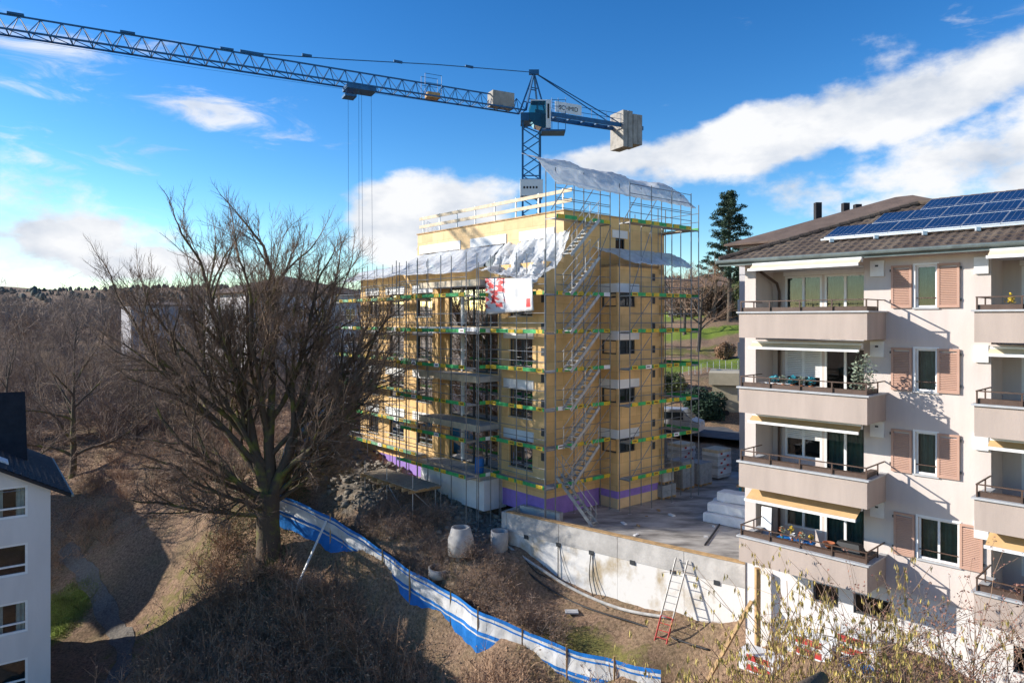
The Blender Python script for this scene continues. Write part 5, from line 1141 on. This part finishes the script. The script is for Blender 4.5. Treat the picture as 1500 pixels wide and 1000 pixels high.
# --- the big oak
def big_oak():
    rs = np.random.RandomState(11); x, y = (393-750)/1040*41.3, 41.3; z = g1(x, y)-.25; O = np.array([x, y, z])
    root = empty('oak_tree', (x, y, z+.2), 'large bare mossy oak beside the site fence', 'tree')
    trunk, limbs, tw = TB(), TB(), TB()
    P = np.array([[0, 0, -.3], [0, 0, .1], [.03, 0, 1.2], [-.03, .02, 2.6], [.05, 0, 4.4]])+O
    trunk.add(P, .78, .60, 14)
    for a in range(6): q = O+np.array([math.cos(a*1.05)*.9, math.sin(a*1.05)*.9, -.25]); trunk.add([q, (q+P[2])/2+[0, 0, -.3], P[2]], .22, .26, 6)
    stems = [np.array([[0, 0, 3.6], [-.35, .05, 5.2], [-.85, .1, 6.8], [-1.1, .1, 8.4]])+O, np.array([[0, .1, 3.6], [.05, .25, 5.4], [-.05, .2, 7.2], [.1, .2, 9.2]])+O, np.array([[.1, 0, 3.6], [.55, -.05, 5.0], [1.2, 0, 6.6], [1.6, .05, 8.4]])+O]
    for s_, r in zip(stems, (.40, .40, .38)): trunk.add(s_, r, r*.62, 9)
    by = lambda l: limbs if l <= 2 else tw
    spec = {1: (8, .46, .62, .09, .018, 12), 2: (7, .50, .62, .12, .035, 8), 3: (6, .54, .58, .14, .05, 4), 4: (6, .62, .55, .16, .03, 2), 5: (0, .5, .6, .16, .02, 2)}
    L = []
    for si, s_ in enumerate(stems):        # (stem, position on it, direction, length, radius)
        L.append((si, 1.0, [(-.28, .05, 1), (.02, .1, 1), (.30, 0, 1)][si], 9.6, .22))
        for k in range(6):
            t = .22+.13*k; side = [(-1, 0), (0, 0), (1, 0)][si][0]; a = (k*2.4+si) ; out = np.array([side*.85+.6*math.cos(a), .6*math.sin(a), .62+.55*t+.3*rs.rand()])
            L.append((si, t, out, 9.4+1.8*rs.rand()-1.4*t-(1.5 if si == 0 and k % 2 else 2.2 if si == 2 else 0), .17))
    L += [(0, .05, (-1, -.15, .6), 7.8, .20), (0, .0, (-1, .25, .35), 7.4, .18), (0, -.2, (-1, -.35, .12), 6.6, .15), (0, -.35, (-.8, .5, .05), 5.6, .13), (2, .05, (1, -.2, .7), 5.4, .16), (2, .0, (.8, .5, .4), 5.4, .15), (1, -.1, (-.2, -1, .4), 6.0, .16)]
    for si, t, d, ln, r in L:
        s_ = stems[si]
        if t >= 0: f = t*3; i = min(int(f), 2); p = s_[i]*(1-(f-i))+s_[i+1]*(f-i)
        else: p = s_[0]+np.array([0, 0, t*3.2])
        d = np.array(d, float); d /= np.linalg.norm(d); grow(by, rs, p-d*.12, d, ln*(.90 if d[2] > .6 else .8), r, 1, 5, spec)
    off = np.array([x, y, z+.2])
    for nm, t, m_ in (('trunk', trunk, 'bark_moss'), ('limbs', limbs, 'bark_moss'), ('twigs', tw, 'twig_grey')):
        V, F = t.arrays(); o = mesh_np(nm, V, F, m_, root, off)
        if nm != 'trunk': o['kind'] = 'stuff'
        if nm != 'twigs': o.data.polygons.foreach_set('use_smooth', np.ones(len(o.data.polygons), bool))
big_oak()
# --- a bare tree prototype, copied
def bare_proto(name, seed, Hh, r, label, group, mt='twig_grey', lv=4, spread=.6, nl=7, moss=False, low=.3):
    rs = np.random.RandomState(seed); root = empty(name, (0, 0, 0), label, 'tree', group); tr_, tw = TB(), TB()
    pts, d = bend(np.array([0, 0, -.3]), np.array([.03, 0, 1.]), Hh*.75, 9, rs, .05, .03); tr_.add(pts, r, r*.25, 8)
    spec = {1: (5, .55, .6, .13, .05, 6), 2: (5, .55, .6, .15, .04, 5), 3: (4, .6, .6, .17, .03, 3), 4: (0, .5, .6, .16, .02, 3)}
    for c in range(nl):
        t = low+(1-low)*(c+.5*rs.rand())/nl; i = min(int(t*9), 8); a = c*2.4+rs.rand(); up = .35+.8*t
        dd = np.array([math.cos(a)*spread, math.sin(a)*spread, up]); grow(lambda l: tr_ if l == 1 else tw, rs, pts[i], dd/np.linalg.norm(dd), Hh*.36*(1.25-.6*t), r*.5*(1.1-.6*t), 1, lv, spec)
    for nm, t, m_ in (('trunk', tr_, 'bark_moss' if moss else 'bark'), ('crown', tw, mt)): V, F = t.arrays(); o = mesh_np(nm, V, F, m_, root)
    return root
def place(root, px, D, first, label=None, rot=0, sc_=1, lift=0):
    x = (px-750)/1040*D; loc = (x, D, g1(x, D)+lift)
    if first: root.location = loc; root.rotation_euler = (0, 0, rot); root.scale = (sc_,)*3; return root
    return dup(root, loc, label, rot, sc_)
LT = bare_proto('bare_tree', 3, 10.5, .26, 'gnarled bare tree with spreading mossy limbs on the leafy slope', 'bare trees on the slope', spread=1.1, nl=9, moss=True, low=.22)
place(LT, 105, 58, True, sc_=1.12); place(LT, 25, 50, False, 'bare tree standing behind the roof of the gabled house', 2.0, 1.0)
TG = 'slender bare trees in the hollow'
T2 = bare_proto('bare_tree', 5, 11, .15, 'slender bare tree standing in the brown hollow', TG, 'twig', spread=.5, nl=9, low=.15); T3 = bare_proto('bare_tree', 8, 9, .12, 'slender bare tree standing in the brown hollow', TG, 'twig_grey', spread=.6, nl=9, low=.12)
sp = [(60, 84, 0), (170, 90, 1), (215, 72, 0), (265, 80, 1), (-30, 78, 1), (130, 70, 1), (10, 66, 0), (300, 70, 1), (440, 72, 0), (475, 78, 1), (330, 64, 1), (80, 100, 0), (240, 105, 1), (150, 115, 0), (30, 112, 1), (200, 62, 1), (-60, 95, 0), (290, 95, 0), (410, 90, 1), (505, 88, 0), (50, 73, 1), (110, 88, 0)]
f2 = f3 = True
for i, (px, D, k) in enumerate(sp):
    if k == 0: place(T2, px, D, f2, None, i*1.7, .75+.35*random.random()); f2 = False
    else: place(T3, px, D, f3, None, i*1.3, .75+.35*random.random()); f3 = False
# right-hand background
RT = bare_proto('bare_tree', 14, 11, .3, 'pruned bare tree with brown twigs on the bank behind the scaffold', 'bare trees on the far bank', 'twig_tan', spread=.8, nl=8, low=.35)
place(RT, 1022, 84, True, sc_=.95); place(RT, 1003, 92, False, 'bare tree farther back on the bank beside the pruned one', 2, .85); place(RT, 1045, 100, False, 'bare brown tree in front of the tall pine trunk', 1, .9); place(RT, 985, 105, False, 'bare tree far behind the scaffold end', 4, .8)
def leaf_cloud(rs, centers, radii, n, size, flat=.5):
    k = len(centers); ci = rs.randint(0, k, n); v = rs.randn(n, 3); v /= np.linalg.norm(v, axis=1)[:, None]; v *= (rs.rand(n)**.45)[:, None]
    C = np.asarray(centers)[ci]+v*np.asarray(radii)[ci]
    a = rs.randn(n, 3); a /= np.linalg.norm(a, axis=1)[:, None]; b = np.cross(a, rs.randn(n, 3)); b /= np.linalg.norm(b, axis=1)[:, None]; s = (size*(.6+.8*rs.rand(n)))[:, None]
    V = np.stack([C-a*s, C+b*s*flat, C+a*s, C-b*s*flat], 1).reshape(-1, 3); return V, np.arange(n*4).reshape(-1, 4)
def pine():
    rs = np.random.RandomState(4); D = 98; x = (1068-750)/1040*D; z = g1(x, D); Hh = 10.3+(468-283)/1040*D-z
    root = empty('pine_tree', (x, D, z), 'tall dark pine rising beside the house roof', 'tree'); t = TB()
    t.add([[0, 0, -.3], [.1, 0, Hh*.4], [0, .1, Hh*.75], [.05, 0, Hh*.99]], .34, .05, 8); C = []; Rr = []
    for i in range(64):
        f = .30+.69*(i/64); h = Hh*f; a = i*2.4+rs.rand(); L = (1-f)**.62*4.9*(.55+.6*rs.rand())+.25; d = np.array([math.cos(a), math.sin(a), .12+.25*rs.rand()])
        pts, _ = bend(np.array([0, 0, h]), d, L, 5, rs, .08, .03); t.add(pts, .07, .02, 4)
        for q in (2, 3, 4, 5): C.append(pts[q]+rs.randn(3)*.15); Rr.append([.55+.25*rs.rand(), .55+.25*rs.rand(), .26])
    V, F = t.arrays(); mesh_np('trunk', V, F, 'bark', root); V, F = leaf_cloud(rs, C, np.array(Rr), 15000, .22, .22); mesh_np('crown', V, F, 'needle', root)
pine()
def bush(name, px, D, rx, ry, rz, n, size, m_, label, lift=0, seed=1, lumps=14, cat='bush', flat=.4):
    rs = np.random.RandomState(seed); x = (px-750)/1040*D; z = g1(x, D)+lift; root = empty(name, (x, D, z), label, cat)
    C = np.array([[rs.uniform(-1, 1)*rx*.7, rs.uniform(-1, 1)*ry*.7, abs(rs.rand())*rz*.75+.15] for _ in range(lumps)]); C[:, 2] *= (1-.45*(C[:, 0]/rx)**2)
    V, F = leaf_cloud(rs, C, np.full((lumps, 3), 1)*np.array([rx*.42, ry*.42, rz*.34]), n, size, flat); mesh_np('foliage', V, F, m_, root)
    t = TB()
    for c in C: t.add([[c[0]*.2, c[1]*.2, -.2], c*.6, c], .04, .015, 4)
    V, F = t.arrays(); mesh_np('stems', V, F, 'bark', root); return root
bush('juniper_bush', 1027, 63, 2.3, 1.7, 2.7, 16000, .13, 'juniper', 'broad dark green juniper beside the garage', seed=3, lumps=22)
bush('brown_bush', 1062, 80, 1.1, 1.0, 1.9, 5000, .12, 'leaf_dead', 'round tan bush on the reddish bank', seed=5)
bush('brown_bush', 1040, 101, 3.5, 2.2, 5.5, 9000, .17, 'hedge', 'large brown thicket behind the pruned tree', seed=6); bush('green_bush', 1085, 104, 3.2, 2, 7.5, 8000, .18, 'ivy', 'tall olive green thicket beside the pine trunk', seed=7)
bush('brown_bush', 1010, 112, 4, 2, 4.5, 7000, .18, 'hedge', 'wide brown thicket on the far bank behind the scaffold', seed=9); bush('ivy_bush', 978, 70, 2, 2, 2.2, 6000, .14, 'ivy', 'dull green bush behind the scaffold end', seed=10)
# --- twiggy shrubs: unit shrub arrays tiled over the slopes
def twig_shrub(seed, stems, h, spreadv, lv=3, leaves=0, leaf=.05, r=.012, droop=0.0, pend=False):
    rs = np.random.RandomState(seed); t = TB(); tips = []
    for i in range(stems):
        a = rs.rand()*6.28; e = rs.rand()**.6*spreadv; d = np.array([math.cos(a)*e, math.sin(a)*e, 1.]); d /= np.linalg.norm(d); L = h*(.6+.5*rs.rand())
        p0 = np.array([math.cos(a)*.15*rs.rand(), math.sin(a)*.15*rs.rand(), -.1]); pts, dd = bend(p0, d, L, 6, rs, .09, .03-droop); t.add(pts, r, r*.4, 4)
        for c in range(6):
            j = 1+int(rs.rand()*5); q, d2 = bend(pts[j], side_dir(d, .55+.3*rs.rand(), rs), L*.42*(.6+.6*rs.rand()), 4, rs, .14, .02-droop); t.add(q, r*.55, r*.25, 3); tips += [q[2], q[3], q[4]]
            for g_ in range(3):
                k = 1+int(rs.rand()*3); w, _ = bend(q[k], side_dir(d2, .6, rs), L*.2*(.5+rs.rand()), 3, rs, .2, 0); t.add(w, r*.32, r*.2, 3); tips += [w[1], w[2], w[3]]
    V, F = t.arrays(); tips = np.array(tips)
    if leaves:
        idx_ = rs.randint(0, len(tips), leaves); C = tips[idx_]+rs.randn(leaves, 3)*(.04 if not pend else .025)
        a = rs.randn(leaves, 3)
        if pend: a = a*.18+np.array([0, 0, -1.])
        a /= np.linalg.norm(a, axis=1)[:, None]; b = np.cross(a, rs.randn(leaves, 3)); b /= np.linalg.norm(b, axis=1)[:, None]; s = (leaf*(.6+.8*rs.rand(leaves)))[:, None]
        if pend: C = C+np.array([0, 0, -leaf])
        fl = .2 if pend else .5
        LV_ = np.stack([C-a*s, C+b*s*fl, C+a*s, C-b*s*fl], 1).reshape(-1, 3); LF = np.arange(leaves*4).reshape(-1, 4)
    else: LV_, LF = np.zeros((0, 3)), np.zeros((0, 4), int)
    return V, F, LV_, LF
def light_shrub(seed, stems=10, h=1.5, leaves=95, tw=2, wd=1.0, spr=1.1):
    rs = np.random.RandomState(seed); V, F, tips = [], [], []
    def ribbon(pts, w):
        k = len(pts); b = sum(len(v) for v in V); sd_ = np.cross(pts[-1]-pts[0], rs.randn(3)); sd_ /= np.linalg.norm(sd_)+1e-9; ww = np.linspace(w, w*.4, k)[:, None]
        V.append(np.concatenate([pts-sd_*ww, pts+sd_*ww])); F.append(np.array([[b+i, b+i+1, b+k+i+1, b+k+i] for i in range(k-1)]))
    for i in range(stems):
        a = rs.rand()*6.28; e = rs.rand()**.6*spr; d = np.array([math.cos(a)*e, math.sin(a)*e, 1.]); d /= np.linalg.norm(d); L = h*(.5+.6*rs.rand())
        pts, dd = bend(np.array([math.cos(a)*.2*rs.rand(), math.sin(a)*.2*rs.rand(), -.1]), d, L, 4, rs, .12, .0); ribbon(pts, .016*wd)
        for c in range(6):
            j = 1+int(rs.rand()*3); q, d2 = bend(pts[j], side_dir(d, .6+.3*rs.rand(), rs), L*.45*(.6+.6*rs.rand()), 2, rs, .16, .0); ribbon(q, .010*wd); tips += [q[1], q[2]]
            for g_ in range(tw): k = 1+int(rs.rand()*2); w, _ = bend(q[k], side_dir(d2, .7, rs), L*.24*(.5+rs.rand()), 1, rs, .2, 0); ribbon(w, .0075*wd); tips += [w[1], (w[0]+w[1])/2]
    tips = np.array(tips); C = tips[rs.randint(0, len(tips), leaves)]+rs.randn(leaves, 3)*.04; a = rs.randn(leaves, 3); a /= np.linalg.norm(a, axis=1)[:, None]; b = np.cross(a, rs.randn(leaves, 3)); b /= np.linalg.norm(b, axis=1)[:, None]; s = (.042*(.6+.8*rs.rand(leaves)))[:, None]
    return np.concatenate(V), np.concatenate(F), np.stack([C-a*s, C+b*s*.5, C+a*s, C-b*s*.5], 1).reshape(-1, 3), np.arange(leaves*4).reshape(-1, 4)
def tile(protos, pts, rs, smin, smax):
    Vs, Fs, Ls, LFs = [], [], [], []; nv = nl_ = 0
    for (x, y) in pts:
        V, F, LV_, LF = protos[rs.randint(len(protos))]; a = rs.rand()*6.28; s = smin+(smax-smin)*rs.rand(); c, sn = math.cos(a)*s, math.sin(a)*s; Rm = np.array([[c, -sn, 0], [sn, c, 0], [0, 0, s*(.8+.4*rs.rand())]]); o = np.array([x, y, 0])
        Vs.append(V@Rm.T+o); Fs.append(F+nv); nv += len(V)
        if len(LV_): Ls.append(LV_@Rm.T+o); LFs.append(LF+nl_); nl_ += len(LV_)
    V = np.concatenate(Vs); F = np.concatenate(Fs); z = [g1(x, y) for x, y in pts]
    k = 0
    for i, v in enumerate(Vs): V[k:k+len(v), 2] += z[i]; k += len(v)
    if Ls:
        Lv = np.concatenate(Ls); k = 0
        for i, v in enumerate(Ls): Lv[k:k+len(v), 2] += z[i]; k += len(v)
        return V, F, Lv, np.concatenate(LFs)
    return V, F, None, None
def scatter(rs, n, test, box):
    out = []
    while len(out) < n:
        x = rs.uniform(box[0], box[1], 400); y = rs.uniform(box[2], box[3], 400)
        ok = test(x, y); out += list(zip(x[ok], y[ok]))
    return out[:n]
fpa = np.array(fp)
def fence_side(x, y):   # > 0 on the camera side of the fence
    d = np.full(np.shape(x), 1e9); sgn = np.zeros(np.shape(x))
    for a, b in zip(fpa[:-1], fpa[1:]):
        ab = b-a; t = np.clip(((x-a[0])*ab[0]+(y-a[1])*ab[1])/(ab@ab), 0, 1); dx = x-(a[0]+t*ab[0]); dy = y-(a[1]+t*ab[1]); dd = np.hypot(dx, dy); cr = ab[0]*dy-ab[1]*dx
        m_ = dd < d; d = np.where(m_, dd, d); sgn = np.where(m_, np.where(cr < 0, 1, -1), sgn)
    return sgn*d
def off_path(x, y): return ~((np.abs(x+24) < 6.5) & (np.abs(y-44) < 4.5) & (x < -19.5)) & ~((x > -23) & (x < -18.6) & (y < 43)) & ~((x < -21) & (y < 46.5))
rs = np.random.RandomState(21)
PB = [twig_shrub(s, 9, 1.5, .9, leaves=150, leaf=.045, r=.012) for s in (1, 2, 3)]
fg = scatter(rs, 800, lambda x, y: (fence_side(x, y) > 1.3+1.2*rs.rand(*np.shape(x))) & off_path(x, y) & (x > -.62*y+2) & (x < .35*y), (-26, 8, 20, 44))
fg += scatter(rs, 240, lambda x, y: (fence_side(x, y) > 1.0) & (fence_side(x, y) < 8), (-13, 4, 25, 39))
V, F, Lv, LF = tile([light_shrub(s) for s in (61, 62, 63, 64)], fg, rs, .7, 1.5)
b1 = tag(mesh_np('brushwood', V, F, 'twig_tan'), 'brown leafless brushwood covering the slope below the fence', 'brushwood', kind='stuff'); b2 = mesh_np('dry_leaves', Lv, LF, 'leaf_dead', b1); b2['kind'] = 'stuff'
bk = scatter(rs, 210, lambda x, y: (fence_side(x, y) < -.5) & (fence_side(x, y) > -4.0) & ~in_poly(x, y, YARD) & (x < 7) & (((x-1.78)*.763+(y-37)*.646) < -3.2), (-10, 8, 27, 41))
V, F, Lv, LF = tile([light_shrub(s) for s in (71, 72)], bk, rs, .35, .8); b3 = tag(mesh_np('brambles', V, F, 'twig'), 'low dry brambles between the fence and the building site', 'brambles', kind='stuff'); b4 = mesh_np('dry_leaves', Lv, LF, 'leaf_dead', b3); b4['kind'] = 'stuff'
PT = [light_shrub(s, 14, 3.8, 4, 3, 1.9, .6) for s in (31, 32, 33)]
hl = scatter(rs, 200, lambda x, y: (x > -.74*y) & (x < -.22*y) & (y > 60) & ~((np.abs(x+28) < 9) & (y > 74)), (-80, -12, 58, 104))
V, F, _, _ = tile(PT, hl, rs, .7, 1.25); tag(mesh_np('thicket', V, F, 'twig'), 'bare grey brown thicket filling the hollow behind the oak', 'thicket', kind='stuff')
sl_ = scatter(rs, 200, lambda x, y: (x > -.66*y) & (x < -.28*y) & off_path(x, y), (-34, -12, 47, 60)); V, F, Lv, LF = tile([light_shrub(s) for s in (73, 74)], sl_, rs, .5, 1.1); tag(mesh_np('slope_brush', V, F, 'twig_tan'), 'scattered dry shrubs on the leafy slope beyond the oak', 'shrubs', kind='stuff')
# leaf litter, grass
def litter(name, pts, size, m_, label, lift=.03, seed=5, flat=.6, up=False):
    rs2 = np.random.RandomState(seed); P = np.array(pts); n = len(P); z = gz(P[:, 0], P[:, 1])+lift; C = np.stack([P[:, 0], P[:, 1], z], 1)
    a = rs2.randn(n, 3)*np.array([1, 1, .35]); 
    if up: a = rs2.randn(n, 3)*.3+np.array([0, 0, 1.]); C[:, 2] += size*.5
    a /= np.linalg.norm(a, axis=1)[:, None]; b = np.cross(a, rs2.randn(n, 3)*np.array([.4, .4, 1])); b /= np.linalg.norm(b, axis=1)[:, None]+1e-9; s = (size*(.5+rs2.rand(n)))[:, None]
    return tag(mesh_np(name, np.stack([C-a*s, C+b*s*flat, C+a*s, C-b*s*flat], 1).reshape(-1, 3), np.arange(n*4).reshape(-1, 4), m_), label, name.replace('_', ' '), kind='stuff')
lp = scatter(rs, 45000, lambda x, y: (x > -.74*y) & (x < .1*y) & off_path(x, y) & ((fence_side(x, y) > .2) | (x < -14)), (-50, 4, 27, 66)); litter('leaf_litter', lp, .055, 'leaf_dead', 'fallen brown leaves scattered over the slope')
ivp = scatter(rs, 14000, lambda x, y: (x > -.66*y) & off_path(x, y) & (np.hypot(x+18, (y-43)*.6) < 5.5), (-26, -10, 34, 54)); litter('ground_ivy', ivp, .05, 'ivy', 'patchy green ivy creeping over the leaf litter', .05, 6)
gpt = scatter(rs, 16000, lambda x, y: np.exp(-(((x+28.5)/2.3)**2+((y-44)/3.2)**2)) > .30+.2*rs.rand(*np.shape(x)), (-34, -23, 38, 50)); litter('lawn_grass', gpt, .07, 'grassblade', 'bright green lawn grass beside the gravel path', 0, 7, .15, True)
# --- hazel with catkins and red-budded shrubs by the house
def big_shrub(name, x, y, seed, stems, h, spr, leaves, leaf, ml, mt, label, pend, r=.03, group=None):
    V, F, Lv, LF = twig_shrub(seed, stems, h, spr, leaves=leaves, leaf=leaf, r=r, pend=pend); z = g1(x, y); root = empty(name, (x, y, z), label, 'shrub', group)
    mesh_np('stems', V, F, mt, root); mesh_np('catkins' if pend else 'buds', Lv, LF, ml, root)
big_shrub('hazel_shrub', 6.3, 17.2, 41, 30, 6.8, .62, 12000, .08, 'catkin', 'twig_tan', 'hazel shrub hung with yellow catkins by the raking beam', True, .026)
big_shrub('hazel_shrub', 8.5, 18.8, 42, 24, 6.0, .55, 10000, .08, 'catkin', 'twig_tan', 'hazel shrub with yellow catkins in front of the balcony corner', True, .024)
big_shrub('hazel_shrub', 4.6, 19.2, 45, 20, 4.4, .6, 7000, .08, 'catkin', 'twig_tan', 'smaller yellow catkin hazel beside the end of the fence', True, .022)
big_shrub('hazel_shrub', 7.5, 16.4, 47, 22, 5.6, .6, 9000, .075, 'catkin', 'twig_tan', 'bushy hazel with yellow catkins over the mossy stem', True, .022)
big_shrub('hazel_shrub', 5.4, 18.6, 48, 20, 5.0, .65, 8000, .075, 'catkin', 'twig_tan', 'spreading hazel with yellow catkins behind the raking beam foot', True, .022)
big_shrub('hazel_shrub', 9.3, 17.6, 49, 20, 5.2, .55, 8000, .075, 'catkin', 'twig_tan', 'hazel with yellow catkins in front of the board packs', True, .022)
big_shrub('budding_shrub', 10.3, 18.4, 43, 16, 5.2, .42, 3000, .035, 'bud_red', 'twig', 'slender shrub with reddish buds in front of the basement windows', False, .02)
big_shrub('budding_shrub', 11.6, 17.2, 44, 18, 5.0, .40, 3600, .035, 'bud_red', 'twig_tan', 'reddish budded shrub before the pale house wall', False, .02)
big_shrub('budding_shrub', 12.6, 16.9, 46, 14, 4.6, .40, 2600, .035, 'bud_red', 'twig_tan', 'reddish shrub below the second row of balconies', False, .02)
lg = MB(); a = Vector((4.9, 13.2, 3.0)); b = Vector((6.1, 13.9, 3.3)); lg.tube([Vector((3.4, 12.6, -4.5)), Vector((3.9, 12.7, 0)), a, a.lerp(b, .5)+Vector((0, 0, .06)), b], [.26, .22, .17, .155, .12], 12)
tag(lg.build('dead_tree_stem', 'bark_moss', None, True), 'thick mossy cut off stem bending over at the hazel', 'tree stem')
# --- far ridge woods
def far_woods():
    rs2 = np.random.RandomState(9); Vs, Fs, k = [], [], 0
    for i in range(1500):
        D = rs2.uniform(420, 760); px = rs2.uniform(-250, 1500); x = (px-750)/1040*D; h = rs2.uniform(2, 4.2)*(1.5 if rs2.rand() < .06 else 1); w = h*rs2.uniform(.30, .55); z = g1(x, D)-.5; n = 7
        prof = ((0, .5), (.25, 1.0), (.6, .85), (.85, .45)); a = np.arange(n)*2*np.pi/n
        for f, ww in prof: rr = w*ww*(.7+.6*rs2.rand(n)); Vs.append(np.stack([x+rr*np.cos(a), D+rr*np.sin(a), z+h*f+rs2.randn(n)*h*.05], 1))
        Vs.append(np.array([[x, D, z+h]])); m_ = len(prof)
        for q in range(m_-1): Fs.append(np.array([[k+q*n+j, k+q*n+(j+1) % n, k+(q+1)*n+(j+1) % n] for j in range(n)]+[[k+q*n+j, k+(q+1)*n+(j+1) % n, k+(q+1)*n+j] for j in range(n)]))
        Fs.append(np.array([[k+(m_-1)*n+j, k+(m_-1)*n+(j+1) % n, k+m_*n] for j in range(n)])); k += m_*n+1
    return tag(mesh_np('far_forest', np.concatenate(Vs), np.concatenate(Fs), 'forest_far'), 'dark woods along the distant ridge', 'forest', kind='stuff')
far_woods()
V, F, _, _ = tile([light_shrub(s, 12, 9, 4, 3, 4.5, .55) for s in (51, 52)], scatter(rs, 150, lambda x, y: (x > -.8*y) & (x < -.2*y), (-200, -20, 108, 230)), rs, .7, 1.2); tag(mesh_np('far_thicket', V, F, 'twig'), 'leafless brown woodland below the distant ridge', 'woodland', kind='stuff')


def rubble():
    rs2 = np.random.RandomState(3); Vs, Fs, k = [], [], 0
    zmf = lambda x, y: (zones(x, y)[0] > .35+.4*rs2.rand(*np.shape(x))) & ~in_poly(x, y, YARD) & (((x-1.78)*.763+(y-37)*.646) < -.3)
    P = scatter(rs2, 1500, zmf, (-16, 3, 34, 58)); cube = np.array([[-1, -1, -1], [1, -1, -1], [1, 1, -1], [-1, 1, -1], [-1, -1, 1], [1, -1, 1], [1, 1, 1], [-1, 1, 1]])*.5
    fc = np.array([(0, 3, 2, 1), (4, 5, 6, 7), (0, 1, 5, 4), (1, 2, 6, 5), (2, 3, 7, 6), (3, 0, 4, 7)]); z = gz(np.array(P)[:, 0], np.array(P)[:, 1])
    for (x, y), zz in zip(P, z):
        s_ = .05+.16*rs2.rand()**3; c = cube*np.array([1, .8, .6])*s_*2+rs2.randn(8, 3)*s_*.22; a = rs2.rand()*6.28; c = np.stack([c[:, 0]*math.cos(a)-c[:, 1]*math.sin(a), c[:, 0]*math.sin(a)+c[:, 1]*math.cos(a), c[:, 2]], 1)
        Vs.append(c+np.array([x, y, zz+s_*.2])); Fs.append(fc+k); k += 8
    tag(mesh_np('rubble', np.concatenate(Vs), np.concatenate(Fs), 'stone'), 'stones and clods strewn over the bare soil', 'rubble', kind='stuff')
rubble()
dg = scatter(rs, 26000, lambda x, y: (x > -.66*y) & (x < .3*y) & off_path(x, y) & (np.sin(x*1.3+2*np.sin(y*.8))+np.sin(y*1.1+x*.5) > .25) & ~in_poly(x, y, YARD) & (((x-1.78)*.763+(y-37)*.646) < -3.0), (-26, 8, 24, 58)); litter('dry_grass', dg, .13, 'straw', 'tufts of dry straw coloured grass on the slopes', 0, 12, .07, True)
